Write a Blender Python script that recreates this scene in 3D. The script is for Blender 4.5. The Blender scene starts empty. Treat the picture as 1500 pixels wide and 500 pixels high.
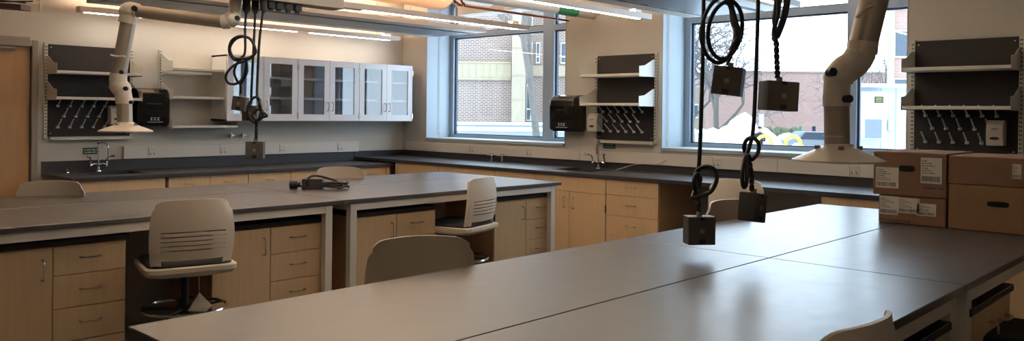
import bpy, bmesh, math, random
from mathutils import Vector, Matrix
PI = math.pi
col = bpy.context.scene.collection
random.seed(7)

# ------------------------------------------------------------------ materials
def srgb(r, g, b):
    f = lambda c: (c/255/12.92) if c/255 <= .04045 else ((c/255+.055)/1.055)**2.4
    return (f(r), f(g), f(b), 1)
def mat(name, rgb, rough=.5, metal=0, noise=0, scale=8, stretch=(1,1,1), bump=0, bscale=60, spec=.5, coat=0, emit=None, estr=0, rvar=0):
    m = bpy.data.materials.new(name); m.use_nodes = True
    nt = m.node_tree; b = nt.nodes['Principled BSDF']
    c = srgb(*rgb)
    b.inputs['Base Color'].default_value = c
    b.inputs['Roughness'].default_value = rough
    b.inputs['Metallic'].default_value = metal
    b.inputs['Specular IOR Level'].default_value = spec
    b.inputs['Coat Weight'].default_value = coat
    tc = nt.nodes.new('ShaderNodeTexCoord'); mp = nt.nodes.new('ShaderNodeMapping')
    mp.inputs['Scale'].default_value = stretch
    nt.links.new(tc.outputs['Object'], mp.inputs['Vector'])
    nz = nt.nodes.new('ShaderNodeTexNoise'); nz.inputs['Scale'].default_value = scale; nz.inputs['Detail'].default_value = 5
    nt.links.new(mp.outputs[0], nz.inputs['Vector'])
    mr = nt.nodes.new('ShaderNodeMapRange')
    mr.inputs['From Min'].default_value = .3; mr.inputs['From Max'].default_value = .7
    mr.inputs['To Min'].default_value = 1-noise; mr.inputs['To Max'].default_value = 1+noise
    nt.links.new(nz.outputs['Fac'], mr.inputs['Value'])
    mx = nt.nodes.new('ShaderNodeVectorMath'); mx.operation = 'SCALE'
    mx.inputs[0].default_value = c[:3]
    nt.links.new(mr.outputs[0], mx.inputs['Scale'])
    nt.links.new(mx.outputs[0], b.inputs['Base Color'])
    if rvar:
        r2 = nt.nodes.new('ShaderNodeMapRange'); r2.inputs['To Min'].default_value = rough-rvar; r2.inputs['To Max'].default_value = rough+rvar
        nt.links.new(nz.outputs['Fac'], r2.inputs['Value']); nt.links.new(r2.outputs[0], b.inputs['Roughness'])
    if bump:
        n2 = nt.nodes.new('ShaderNodeTexNoise'); n2.inputs['Scale'].default_value = bscale
        nt.links.new(mp.outputs[0], n2.inputs['Vector'])
        bp = nt.nodes.new('ShaderNodeBump'); bp.inputs['Strength'].default_value = bump; bp.inputs['Distance'].default_value = .01
        nt.links.new(n2.outputs['Fac'], bp.inputs['Height']); nt.links.new(bp.outputs[0], b.inputs['Normal'])
    if emit:
        b.inputs['Emission Color'].default_value = srgb(*emit); b.inputs['Emission Strength'].default_value = estr
    return m
def glass_mat(name, gl=.07, tint=(1,1,1,1)):
    m = bpy.data.materials.new(name); m.use_nodes = True
    nt = m.node_tree; nt.nodes.clear()
    o = nt.nodes.new('ShaderNodeOutputMaterial'); mx = nt.nodes.new('ShaderNodeMixShader')
    t = nt.nodes.new('ShaderNodeBsdfTransparent'); g = nt.nodes.new('ShaderNodeBsdfGlossy')
    t.inputs[0].default_value = tint; g.inputs['Roughness'].default_value = .02
    mx.inputs[0].default_value = gl
    nt.links.new(t.outputs[0], mx.inputs[1]); nt.links.new(g.outputs[0], mx.inputs[2]); nt.links.new(mx.outputs[0], o.inputs[0])
    return m
def brick_mat(name, c1, c2, mortar, bw=.21, bh=.076):
    m = bpy.data.materials.new(name); m.use_nodes = True
    nt = m.node_tree; b = nt.nodes['Principled BSDF']; b.inputs['Roughness'].default_value = .9
    tc = nt.nodes.new('ShaderNodeTexCoord')
    sp = nt.nodes.new('ShaderNodeSeparateXYZ'); cb = nt.nodes.new('ShaderNodeCombineXYZ')
    nt.links.new(tc.outputs['Object'], sp.inputs[0])
    ad = nt.nodes.new('ShaderNodeMath'); ad.operation = 'ADD'
    nt.links.new(sp.outputs[0], ad.inputs[0]); nt.links.new(sp.outputs[1], ad.inputs[1])
    nt.links.new(ad.outputs[0], cb.inputs[0]); nt.links.new(sp.outputs[2], cb.inputs[1])
    br = nt.nodes.new('ShaderNodeTexBrick'); br.inputs['Scale'].default_value = 1
    br.inputs['Brick Width'].default_value = bw; br.inputs['Row Height'].default_value = bh; br.inputs['Mortar Size'].default_value = .015
    br.inputs['Color1'].default_value = srgb(*c1); br.inputs['Color2'].default_value = srgb(*c2); br.inputs['Mortar'].default_value = srgb(*mortar)
    nt.links.new(cb.outputs[0], br.inputs['Vector']); nt.links.new(br.outputs['Color'], b.inputs['Base Color'])
    return m
def emis(name, rgb, s):
    m = bpy.data.materials.new(name); m.use_nodes = True
    nt = m.node_tree; nt.nodes.clear()
    o = nt.nodes.new('ShaderNodeOutputMaterial'); e = nt.nodes.new('ShaderNodeEmission')
    e.inputs[0].default_value = srgb(*rgb); e.inputs[1].default_value = s
    nt.links.new(e.outputs[0], o.inputs[0]); return m

M = dict(
 wall = mat('wall_paint', (196,192,184), .85, noise=.02, scale=3, bump=.05, bscale=200),
 reveal = mat('reveal_daylight_tint', (168,180,188), .7),  # slightly blue base colour stands in for cool daylight
 ceil = mat('ceiling_deck', (190,178,160), .9, noise=.08, scale=2),
 floor = mat('floor_vinyl', (92,88,84), .35, noise=.08, scale=30),
 wood = mat('maple_laminate', (206,175,137), .42, noise=.055, scale=5, stretch=(9,9,.8)),
 woodv = mat('maple_side', (190,152,112), .5, noise=.05, scale=5, stretch=(9,9,.8)),
 door = mat('door_veneer', (186,148,106), .45, noise=.06, scale=4, stretch=(7,7,.6)),
 top = mat('phenolic_top', (70,68,69), .32, noise=.05, scale=14, rvar=.04, spec=1.0),
 epoxy = mat('epoxy_counter', (48,48,52), .4, noise=.06, scale=20, rvar=.04, spec=.5),
 black = mat('black_edge', (22,22,24), .4),
 frame = mat('white_steel', (222,214,202), .45),
 steelgrey = mat('grey_painted_steel', (142,134,124), .5),
 standard = mat('slotted_steel', (205,200,190), .4, metal=.2),
 board = mat('black_resin_board', (34,30,30), .75, noise=.12, scale=40),
 peg = mat('clear_grey_peg', (225,228,232), .3),
 cab = mat('white_cabinet_paint', (228,226,226), .4),
 cabin = mat('cabinet_inside', (170,168,168), .6),
 shelf = mat('shelf_white', (226,222,212), .45),
 chrome = mat('chrome', (215,215,218), .14, metal=1),
 nickel = mat('brushed_nickel', (196,186,168), .3, metal=1),
 dblack = mat('gloss_black_plastic', (14,14,15), .12, coat=.4),
 mblack = mat('matt_black', (16,16,17), .6),
 cord = mat('cord_rubber', (14,15,20), .45),
 soap = mat('dispenser_white', (206,198,190), .4),
 brownw = mat('soap_window', (70,38,28), .3),
 redm = mat('red_print', (180,50,50), .6),
 whitep = mat('white_print', (225,225,222), .6),
 green = mat('green_sign', (20,84,58), .5),
 shell = mat('beige_plastic_shell', (222,208,190), .42, spec=.4),
 cush = mat('black_cushion', (14,14,16), .85, bump=.1, bscale=400),
 rubber = mat('black_nylon', (20,20,22), .5),
 arm = mat('cream_enamel', (236,224,206), .28),
 armal = mat('anodised_tube', (176,164,150), .38, metal=.35),
 knobb = mat('blue_knob', (20,30,60), .4),
 boxg = mat('grey_cast_box', (70,69,68), .5, metal=.2, noise=.05, scale=30),
 boxp = mat('grey_face_plate', (92,88,82), .5, metal=.3),
 card = mat('kraft_cardboard', (128,98,76), .85, noise=.05, scale=8, bump=.05, bscale=80),
 card2 = mat('kraft_cardboard_lighter', (140,108,78), .85, noise=.05, scale=8),
 paper = mat('white_label', (225,218,210), .7),
 ink = mat('dark_ink', (70,60,56), .8),
 dark = mat('deep_hole', (8,8,8), .9),
 alu = mat('blue_grey_aluminium', (150,164,178), .4, metal=.3),
 alud = mat('dark_window_gasket', (34,52,76), .4),
 race = mat('raceway_enamel', (214,208,200), .5),
 beam = mat('beam_housing', (206,196,184), .5),
 grille = mat('perforated_grille', (120,124,128), .45, metal=.3),
 pend = mat('luminaire_body', (190,180,172), .45, metal=.1),
 lens = emis('lamp_lens', (255,243,224), 14),
 upl = emis('lamp_uplight', (255,216,178), 80),
 upn = emis('lamp_uplight_neutral', (255,240,226), 72),
 duct = mat('duct_wrap', (236,208,176), .6, noise=.04, scale=6, bump=.3, bscale=7),
 pipe = mat('pipe_insulation', (200,194,186), .6),
 copper = mat('copper_pipe', (120,62,40), .35, metal=.8),
 yel = mat('yellow_tag', (210,200,60), .6),
 grn = mat('green_tag', (30,120,80), .6),
 brown = mat('brown_tray', (62,44,38), .5),
 snow = mat('snow', (244,247,252), .8, noise=.03, scale=1),
 lime = mat('limestone', (142,131,112), .9, noise=.06, scale=2, stretch=(3,3,.4)),
 limep = mat('ribbed_panel', (144,134,110), .9),
 asphalt = mat('wet_pavement', (120,126,132), .7),
 wing = mat('dark_window_glass', (60,70,80), .2),
 winf = mat('pale_window_frame', (220,222,216), .6),
 bark = mat('bark', (84,80,74), .95, noise=.2, scale=10),
 twig = mat('frosted_twig', (104,100,98), .95),
 hoop = mat('yellow_hoop_paint', (246,232,60), .4),
 metalw = mat('trailer_white', (158,170,184), .5, noise=.03, scale=2),
 acw = mat('unit_ivory', (170,172,166), .6),
 acd = mat('unit_grille', (104,112,118), .7),
 hedge = mat('hedge_green', (88,94,70), .95, noise=.3, scale=6),
 coat = mat('navy_coat', (26,30,42), .9),
 skin = mat('skin', (190,140,112), .6),
 bluesign = mat('blue_sign', (150,190,215), .6),
 glass = glass_mat('window_glass', .05),
 cglass = glass_mat('cabinet_glass', .085, (.84,.85,.87,1)),
 brickA = brick_mat('brick_pinkbrown', (92,70,63), (108,84,76), (150,140,130)),
 brickB = brick_mat('brick_mauve_hazed', (144,117,108), (150,122,112), (156,132,121), .4, .15),  # paled, with mortar close in tone, to put outdoor haze into the colour
)

# ------------------------------------------------------------------ mesh building
class MB:
    def __init__(s): s.v = []; s.f = []; s.sm = []
    def add(s, vs, fs, smooth=False):
        n = len(s.v); s.v += [tuple(p) for p in vs]; s.f += [tuple(i+n for i in f) for f in fs]; s.sm += [smooth]*len(fs); return s
    def box(s, x0, x1, y0, y1, z0, z1, R=None):
        if x0 > x1: x0, x1 = x1, x0
        if y0 > y1: y0, y1 = y1, y0
        if z0 > z1: z0, z1 = z1, z0
        vs = [(x0,y0,z0),(x1,y0,z0),(x1,y1,z0),(x0,y1,z0),(x0,y0,z1),(x1,y0,z1),(x1,y1,z1),(x0,y1,z1)]
        if R: vs = [R @ Vector(p) for p in vs]
        return s.add(vs, [(3,2,1,0),(4,5,6,7),(0,1,5,4),(1,2,6,5),(2,3,7,6),(3,0,4,7)])
    def prism(s, pts, axis, a, b):
        # pts 2D ccw polygon, extruded along axis from a to b
        n = len(pts)
        def P(p, t):
            if axis == 'x': return (t, p[0], p[1])
            if axis == 'y': return (p[0], t, p[1])
            return (p[0], p[1], t)
        vs = [P(p,a) for p in pts] + [P(p,b) for p in pts]
        fs = [tuple(range(n-1,-1,-1)), tuple(range(n,2*n))] + [(i,(i+1)%n,n+(i+1)%n,n+i) for i in range(n)]
        return s.add(vs, fs)
    def tube(s, path, r, n=8, cap=True, closed=False, smooth=True):
        path = [Vector(p) for p in path]; m = len(path)
        rs = r if isinstance(r, (list,tuple)) else [r]*m
        vs = []; up = None
        for i, p in enumerate(path):
            if closed: t = path[(i+1)%m] - path[i-1]
            else: t = path[min(i+1,m-1)] - path[max(i-1,0)]
            if t.length < 1e-9: t = Vector((0,0,1))
            t.normalize()
            if up is None:
                up = Vector((0,0,1)) if abs(t.z) < .9 else Vector((1,0,0))
            a = (up - t*up.dot(t))
            if a.length < 1e-5: a = t.orthogonal()
            a.normalize(); up = a; b = t.cross(a)
            for k in range(n):
                w = 2*PI*k/n; vs.append(p + (a*math.cos(w) + b*math.sin(w))*rs[i])
        fs = []
        for i in range(m if closed else m-1):
            j = (i+1) % m
            for k in range(n):
                fs.append((i*n+k, i*n+(k+1)%n, j*n+(k+1)%n, j*n+k))
        if cap and not closed: fs += [tuple(range(n-1,-1,-1)), tuple(range((m-1)*n, m*n))]
        return s.add(vs, fs, smooth)
    def cyl(s, a, b, r, n=16, r2=None):
        return s.tube([a,b], [r, r if r2 is None else r2], n)
    def lathe(s, prof, n=32, c=(0,0,0), smooth=True):
        vs = []; m = len(prof)
        for r, z in prof:
            for k in range(n):
                w = 2*PI*k/n; vs.append((c[0]+r*math.cos(w), c[1]+r*math.sin(w), c[2]+z))
        fs = [(i*n+k, i*n+(k+1)%n, (i+1)*n+(k+1)%n, (i+1)*n+k) for i in range(m-1) for k in range(n)]
        if prof[0][0] > 1e-6: fs.append(tuple(range(n-1,-1,-1)))
        if prof[-1][0] > 1e-6: fs.append(tuple(range((m-1)*n, m*n)))
        return s.add(vs, fs, smooth)
    def ball(s, c, r, n=12, sc=(1,1,1)):
        prof = [(max(1e-4,math.sin(PI*i/8))*r, -math.cos(PI*i/8)*r) for i in range(9)]
        k = len(s.v); s.lathe(prof, n)
        for i in range(k, len(s.v)):
            p = s.v[i]; s.v[i] = (c[0]+p[0]*sc[0], c[1]+p[1]*sc[1], c[2]+p[2]*sc[2])
        return s
    def xf(s, Mx):
        s.v = [tuple(Mx @ Vector(p)) for p in s.v]; return s
    def build(s, name, m, parent=None, bevel=0, loc=None, rotz=0, seg=1):
        me = bpy.data.meshes.new(name); me.from_pydata(s.v, [], s.f)
        me.polygons.foreach_set('use_smooth', s.sm)
        me.materials.append(m if not isinstance(m, str) else M[m])
        me.update()
        if any(s.sm): me.set_sharp_from_angle(angle=math.radians(40))
        o = bpy.data.objects.new(name, me); col.objects.link(o)
        if parent: o.parent = parent
        if loc: o.location = loc
        o.rotation_euler = (0,0,rotz)
        if bevel:
            b = o.modifiers.new('bevel', 'BEVEL'); b.width = bevel; b.segments = seg; b.limit_method = 'ANGLE'
        return o
def tag(o, label=None, cat=None, group=None, kind=None):
    if label: o['label'] = label
    if cat: o['category'] = cat
    if group: o['group'] = group
    if kind: o['kind'] = kind
    return o
def thing(name, label, cat, loc=(0,0,0), rotz=0, group=None, rot=None):
    o = bpy.data.objects.new(name, None); col.objects.link(o); o.empty_display_size = .1
    o.location = loc; o.rotation_euler = rot if rot else (0,0,rotz)
    return tag(o, label, cat, group)
def struct(name, mb, m, parent=None, bevel=0):
    o = mb.build(name, m, parent, bevel)
    o['kind'] = 'structure'; return o
def copy_tree(o, parent=None):
    c = o.copy(); col.objects.link(c)
    if parent: c.parent = parent
    for ch in [x for x in o.children]: copy_tree(ch, c)
    return c
def catmull(pts, k=6, closed=False):
    pts = [Vector(p) for p in pts]; n = len(pts); out = []
    for i in range(n if closed else n-1):
        g = (lambda j: pts[j % n]) if closed else (lambda j: pts[max(0,min(n-1,j))])
        p0, p1, p2, p3 = g(i-1), g(i), g(i+1), g(i+2)
        for j in range(k):
            t = j/k
            out.append(.5*((2*p1)+(p2-p0)*t+(2*p0-5*p1+4*p2-p3)*t*t+(3*p1-p0-3*p2+p3)*t**3))
    if not closed: out.append(pts[-1])
    return out
def glyph_marks(mb, x0, x1, y, z, h, n, axis='x', rnd=None):
    rnd = rnd or random.Random(3)
    w = (x1-x0)/n
    for i in range(n):
        if rnd.random() < .15: continue
        mb.box(x0+w*i, x0+w*(i+rnd.uniform(.45,.8)), y-.0008, y, z, z+h*rnd.uniform(.6,1))

# ------------------------------------------------------------------ camera
cam = bpy.data.cameras.new('camera'); co = bpy.data.objects.new('camera', cam); col.objects.link(co)
ya, pi_, ro = .756955, .0032056, .0111152
F = Vector((math.cos(ya)*math.cos(pi_), math.sin(ya)*math.cos(pi_), -math.sin(pi_)))
R = Vector((math.sin(ya), -math.cos(ya), 0)); U = R.cross(F)
R2 = R*math.cos(ro)+U*math.sin(ro); U2 = -R*math.sin(ro)+U*math.cos(ro)
mw = Matrix((R2, U2, -F)).transposed().to_4x4(); mw.translation = (-6.939, -8.575, 1.4841)
co.matrix_world = mw
cam.sensor_width = 36; cam.lens = 1191.06*36/1500; cam.shift_y = -(250-170.33)/1500; cam.clip_end = 400
bpy.context.scene.camera = co

# ------------------------------------------------------------------ room shell
H = 3.25
struct('floor', MB().box(-12,.45,-12,.2,-.05,0), 'floor')
struct('ceiling', MB().box(-12,.6,-12,.2,H,H+.1), 'ceil')
w = MB(); w.box(-12,-5.42,0,.2,0,H); w.box(-5.42,-4.478,0,.2,2.1,H); w.box(-4.478,0,0,.2,0,H)
struct('wall_left', w, 'wall')
W1 = (-2.83,-.485); W2 = (-6.392,-4.082); ZS = 1.157; ZT = 2.95; T = .5
w = MB(); w.box(0,T,-12,W2[0],0,H); w.box(0,T,W2[1],W1[0],0,H); w.box(0,T,W1[1],.2,0,H)
for a in (W1,W2): w.box(0,T,a[0],a[1],0,ZS); w.box(0,T,a[0],a[1],ZT,H)
struct('wall_right', w, 'wall')
struct('wall_back', MB().box(-12,0,-12.2,-12,0,H), 'wall')
struct('wall_side', MB().box(-12.2,-12,-12,.2,0,H), 'wall')
# window reveals with cool daylight tinted into their colour
for i, a in enumerate((W1,W2)):
    w = MB(); w.box(-.004,.42,a[1]-.006,a[1]+.0,ZS,ZT); w.box(-.004,.42,a[0],a[0]+.006,ZS,ZT)
    w.box(-.004,.42,a[0],a[1],ZT-.006,ZT)
    struct('trim_%d' % (i+1), w, 'reveal')
    struct('trim_%d' % (i+3), MB().box(-.025,.42,a[0]-.0,a[1]+.0,ZS-.03,ZS+.004), 'reveal', bevel=.004)
def window(name, a, mul, hz):
    w = MB(); x0, x1 = .40, .47
    w.box(x0,x1,a[1]-.075,a[1]-.007,ZS+.005,ZT-.007); w.box(x0,x1,a[0]+.007,a[0]+.06,ZS+.005,ZT-.007)
    w.box(x0,x1,a[0]+.06,a[1]-.075,ZS+.005,ZS+.045); w.box(x0,x1,a[0]+.06,a[1]-.075,ZT-.06,ZT-.007)
    w.box(x0,x1,mul[0],mul[1],ZS+.045,ZT-.06)
    w.box(x0+.002,x1-.002,a[0]+.06,mul[0],hz[0],hz[1]); w.box(x0+.002,x1-.002,mul[1],a[1]-.075,hz[0],hz[1])
    f = struct(name, w, 'alu')
    g = MB(); e = .022
    def ring(y0,y1,z0,z1):
        g.box(.43,.46,y1-e,y1,z0,z1); g.box(.43,.46,y0,y0+e*.5,z0,z1); g.box(.43,.46,y0,y1,z1-e*.8,z1); g.box(.43,.46,y0,y1,z0,z0+e*.5)
    for (p,q) in ((a[0]+.06,mul[0]),(mul[1],a[1]-.075)):
        ring(p,q,ZS+.045,hz[0]); ring(p,q,hz[1],ZT-.06)
    struct('gasket', g, 'alud', f)
    gl = MB().box(.448,.452,a[0]+.06,a[1]-.075,ZS+.045,ZT-.06)
    struct('window_pane', gl, 'glass', f)
    return f
window('window_1', W1, (-2.315,-2.145), (2.48,2.545))
window('window_2', W2, (-5.84,-5.755), (2.435,2.50))
# door with pale steel frame and closer
d = MB(); d.box(-4.478,-4.425,-.03,.1,0,2.125); d.box(-5.47,-5.42,-.03,.1,0,2.125); d.box(-5.42,-4.478,-.03,.1,2.07,2.125)
dr = struct('door_1', d, 'steelgrey', bevel=.004)
struct('door_leaf', MB().box(-5.415,-4.483,.02,.065,.01,2.065), 'door', dr)
struct('door_closer', MB().box(-4.95,-4.5,-.05,-.005+.02,2.062,2.15), 'steelgrey', dr, bevel=.004)
struct('closer_arm', MB().box(-4.9,-4.62,-.03,.0,2.035,2.058), 'steelgrey', dr)
struct('door_handle', MB().cyl((-5.33,.02,1.0),(-5.33,-.05,1.0),.012).cyl((-5.34,-.05,1.0),(-5.22,-.05,1.0),.01), 'nickel', dr)
w = MB().box(-12,-5.48,-.012,-.001,0,.1); struct('baseboard_left', w, 'mblack')
w = MB().box(-.012,-.001,-12,-9.05,0,.1); struct('baseboard_right', w, 'mblack')
# ------------------------------------------------------------------ cabinets
def pull(parent, x, z, vertical=False, L=.1, y=-.02):
    m = MB()
    if vertical: m.tube(catmull([(x,y,z-L/2),(x,y-.03,z-L/2+.004),(x,y-.034,z),(x,y-.03,z+L/2-.004),(x,y,z+L/2)],4), .0045, 6)
    else: m.tube(catmull([(x-L/2,y,z),(x-L/2+.004,y-.03,z),(x,y-.034,z),(x+L/2-.004,y-.03,z),(x+L/2,y,z)],4), .0045, 6)
    return m.build('handle', 'nickel', parent)
def base_cabinet(label, loc, rotz, W, ztop, cells, depth=.55, slab=True, name='base_cabinet', group=None, sink=False):
    # local x along the front, -y outward; cells: (kind, x0, x1, z0, z1, handle_x)
    t = thing(name, label, 'cabinet', loc, rotz, group)
    b = MB().box(0,W,0,depth,.1,ztop-(.27 if sink else 0)); b.box(.02,W-.02,.05,depth,0,.1)
    if sink: b.box(0,.018,0,.1,ztop-.27,ztop); b.box(W-.018,W,0,.1,ztop-.27,ztop); b.box(.018,W-.018,0,.018,ztop-.27,ztop)
    b.build('body', 'woodv', t)
    for c in cells:
        k, x0, x1, z0, z1 = c[:5]
        g = .002
        p = MB().box(x0+g,x1-g,-.019,-.001,z0+g,z1-g).build('drawer' if k == 'drawer' else ('door' if k == 'door' else 'front_panel'), 'wood', t, bevel=.0015)
        if k == 'drawer': 
            if len(c) < 6 or c[5] is not None: pull(p, (x0+x1)/2, (z0+z1)/2+.01)
        elif k == 'door':
            hx = c[5]; pull(p, hx, z1-.11, True)
            ox = x0 if hx > (x0+x1)/2 else x1
            sg = -1 if ox == x1 else 1
            MB().box(ox-.004,ox+.004,-.026,-.0185,z1-.17,z1-.1).build('hinge', 'mblack', p)
    if slab:
        MB().box(-.012,W+.012,-.03,depth,ztop,ztop+.028).build('cabinet_top', 'black', t, bevel=.003)
    return t

def ddx(W, split, zt, zs, hx=None):
    # door on left, drawers on right
    cells = [('door',0,split,.11,zt,split-.05)]
    for i in range(len(zs)-1): cells.append(('drawer',split,W,zs[i+1],zs[i]))
    return cells
def table(name, label, x0, x1, y0, y1, legs, group):
    t = thing(name, label, 'lab bench', ((x0+x1)/2,(y0+y1)/2,0), 0, group)
    cx, cy = (x0+x1)/2, (y0+y1)/2; a, b = (x1-x0)/2, (y1-y0)/2
    MB().box(-a+.0015,a-.0015,-b+.0015,b-.0015,.886,.914).build('tabletop', 'top', t, bevel=.003)
    fr = MB(); i = .07; k = .05; z0, z1 = .838, .8855
    ya0, ya1 = -b+.012, b-.012
    fr.box(-a+i,a-i,ya0+.002,ya0+.04,z0,z1); fr.box(-a+i,a-i,ya1-.04,ya1-.002,z0,z1)
    fr.box(-a+i,-a+i+.04,ya0+.04,ya1-.04,z0,z1); fr.box(a-i-.04,a-i,ya0+.04,ya1-.04,z0,z1)
    fr.build('frame', 'frame', t)
    for sx in (-1,1):
        for sy in (-1,1):
            lx = sx*(a-i-k/2) ; ly = sy*(b-.012-k/2)
            MB().box(lx-k/2-.001,lx+k/2+.001,ly-k/2,ly+k/2,.0,.884).build('leg', 'frame', t, bevel=.003)
    return t
G1 = 'benches of the far island'; G2 = 'benches of the near island'
FX = (-6.04,-3.875,-1.677); FY = (-4.19,-3.35,-2.672)
table('lab_bench','dark topped bench of the far island, near left, with the white framed stool in front',FX[0],FX[1],FY[0],FY[1],0,G1)
table('lab_bench','dark topped bench of the far island, near right, ending by the maple sink cabinet',FX[1],FX[2],FY[0],FY[1],0,G1)
table('lab_bench','back left dark bench of the far island, in front of the left sink counter',FX[0],FX[1],FY[1],FY[2],0,G1)
table('lab_bench','back right dark bench of the far island, nearest the corner of the room',FX[1],FX[2],FY[1],FY[2],0,G1)
NX = (-6.08,-3.845,-1.68); NY = (-7.80,-7.085,-6.38)
table('lab_bench','foreground dark bench with a chair back poking up at its right edge',NX[0],NX[1],NY[0],NY[1],0,G2)
table('lab_bench','dark bench of the near island carrying the cardboard boxes',NX[1],NX[2],NY[0],NY[1],0,G2)
table('lab_bench','large foreground dark bench running in from the bottom left corner',NX[0],NX[1],NY[1],NY[2],0,G2)
table('lab_bench','bench of the near island with bluish window glare, behind the hanging outlet boxes',NX[1],NX[2],NY[1],NY[2],0,G2)
# cabinets below the far island
yf = -4.1
base_cabinet('maple under-bench cabinet at far left, door beside four drawers', (-5.92,yf,0), 0, .72, .795, ddx(.72,.365,.79,[.79,.64,.472,.30,.11]))
base_cabinet('maple under-bench cabinet right of the big stool, door beside drawers', (-4.72,yf,0), 0, .742, .78, ddx(.742,.372,.775,[.775,.608,.44,.27,.11]))
base_cabinet('maple under-bench cabinet behind the chair back, right of the paired white legs', (-3.731,yf,0), 0, .71, .785, ddx(.71,.352,.78,[.78,.61,.44,.27,.11]))
base_cabinet('maple under-bench cabinet at the right end of the far island', (-2.41,yf,0), 0, .71, .795, ddx(.71,.366,.79,[.79,.618,.45,.28,.11]))
# and of the near island, its right side
base_cabinet('maple under-bench cabinet below the cardboard boxes bench, at right edge', (-3.74,-7.765,0), 0, .60, .785, ddx(.60,.31,.78,[.78,.61,.44,.27,.11]), depth=.5)
base_cabinet('maple under-bench cabinet with black top below the foreground bench, bottom right', (-4.70,-7.765,0), 0, .70, .785, ddx(.70,.35,.78,[.78,.61,.44,.27,.11]), depth=.5)
# service chase between the two rows of the far island
o = MB().box(-5.9,-1.85,-3.36,-3.34,.02,.83).build('chase_panel', 'race'); tag(o, 'pale panel standing in the knee space below the far island', 'panel')

# wall counter under the glass cabinets
ZL = .866; ZR = .914
def sink_hole_counter(name, label, kind):
    pass
c = thing('wall_counter','dark counter with backsplash along the wall of glass cabinets','counter',(-2.6,-.4,0))
def lc(m, n, mt, **k): return m.xf(Matrix.Translation((2.6,.4,0))).build(n, mt, c, **k)
SX = (-4.12,-3.62); SY = (-.55,-.15)
m = MB(); z0, z1 = ZL-.03, ZL
m.box(-4.384,SX[0],-.81,0,z0,z1); m.box(SX[1],-.796,-.81,0,z0,z1); m.box(SX[0],SX[1],-.81,SY[0],z0,z1); m.box(SX[0],SX[1],SY[1],0,z0,z1)
lc(m,'countertop','epoxy')
lc(MB().box(-4.384,-.80,-.018,-.0005,ZL,.976),'backsplash','epoxy')
m = MB(); e = .01
m.box(SX[0]-e,SX[1]+e,SY[0]-e,SY[1]+e,ZL-.25,ZL-.24); m.box(SX[0]-e,SX[0],SY[0],SY[1],ZL-.24,z0); m.box(SX[1],SX[1]+e,SY[0],SY[1],ZL-.24,z0)
m.box(SX[0],SX[1],SY[0]-e,SY[0],ZL-.24,z0); m.box(SX[0],SX[1],SY[1],SY[1]+e,ZL-.24,z0)
lc(m,'sink_basin','black')
c = thing('window_counter','dark counter with backsplash running below both windows','counter',(-.4,-4,0))
def rc(m, n, mt, **k): return m.xf(Matrix.Translation((.4,4,0))).build(n, mt, c, **k)
SX = (-.55,-.14); SY = (-3.62,-3.11); z0, z1 = ZR-.032, ZR; YE = -9
m = MB(); m.box(-.79,SX[0],YE,-.001,z0,z1); m.box(SX[1],-.001,YE,-.001,z0,z1); m.box(SX[0],SX[1],YE,SY[0],z0,z1); m.box(SX[0],SX[1],SY[1],-.001,z0,z1)
rc(m,'countertop','epoxy')
rc(MB().box(-.018,-.0005,YE,-.001,ZR,.984).box(-.79,-.018,-.018,-.0005,ZR,.984),'backsplash','epoxy')
m = MB()
m.box(SX[0]-e,SX[1]+e,SY[0]-e,SY[1]+e,ZR-.25,ZR-.24); m.box(SX[0]-e,SX[0],SY[0],SY[1],ZR-.24,z0); m.box(SX[1],SX[1]+e,SY[0],SY[1],ZR-.24,z0)
m.box(SX[0],SX[1],SY[0]-e,SY[0],ZR-.24,z0); m.box(SX[0],SX[1],SY[1],SY[1]+e,ZR-.24,z0)
rc(m,'sink_basin','black')
# cabinets below the left counter (front plane y = -.75)
zt = ZL-.032
def lower(label, x0, x1, cells, d=.72, zt=zt):
    return base_cabinet(label, (x0,-.75,0), 0, x1-x0, zt, cells, depth=d, slab=False, sink='sink cabinet below' in label)
lower('maple sink cabinet below the left sink, wide plain front', -4.36, -3.53, [('panel',0,.83,.66,zt-.002),('door',0,.415,.11,.66,.36),('door',.415,.83,.11,.66,.47)])
lower('maple cabinet with two side by side drawers, right of the left sink cabinet', -3.50, -2.665, [('drawer',0,.42,.66,zt-.002),('drawer',.42,.835,.66,zt-.002),('door',0,.42,.11,.66,.37),('door',.42,.835,.11,.66,.47)])
lower('maple cabinet with one top drawer, under the lowest hanging outlet box', -2.66, -2.165, [('drawer',0,.495,.66,zt-.002),('door',0,.495,.11,.66,.44)])
lower('maple cabinet with one top drawer, behind the coiled cord on the island', -2.16, -1.665, [('drawer',0,.495,.66,zt-.002),('door',0,.495,.11,.66,.44)])
lower('maple cabinet with one top drawer, behind the small chair back', -1.66, -1.305, [('drawer',0,.355,.66,zt-.002),('door',0,.355,.11,.66,.3)])
lower('maple cabinet with one top drawer, closest to the room corner', -1.30, -.81, [('drawer',0,.43,.66,zt-.002),('door',0,.43,.11,.66,.38),('panel',.43,.49,.11,zt-.002)])
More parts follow.
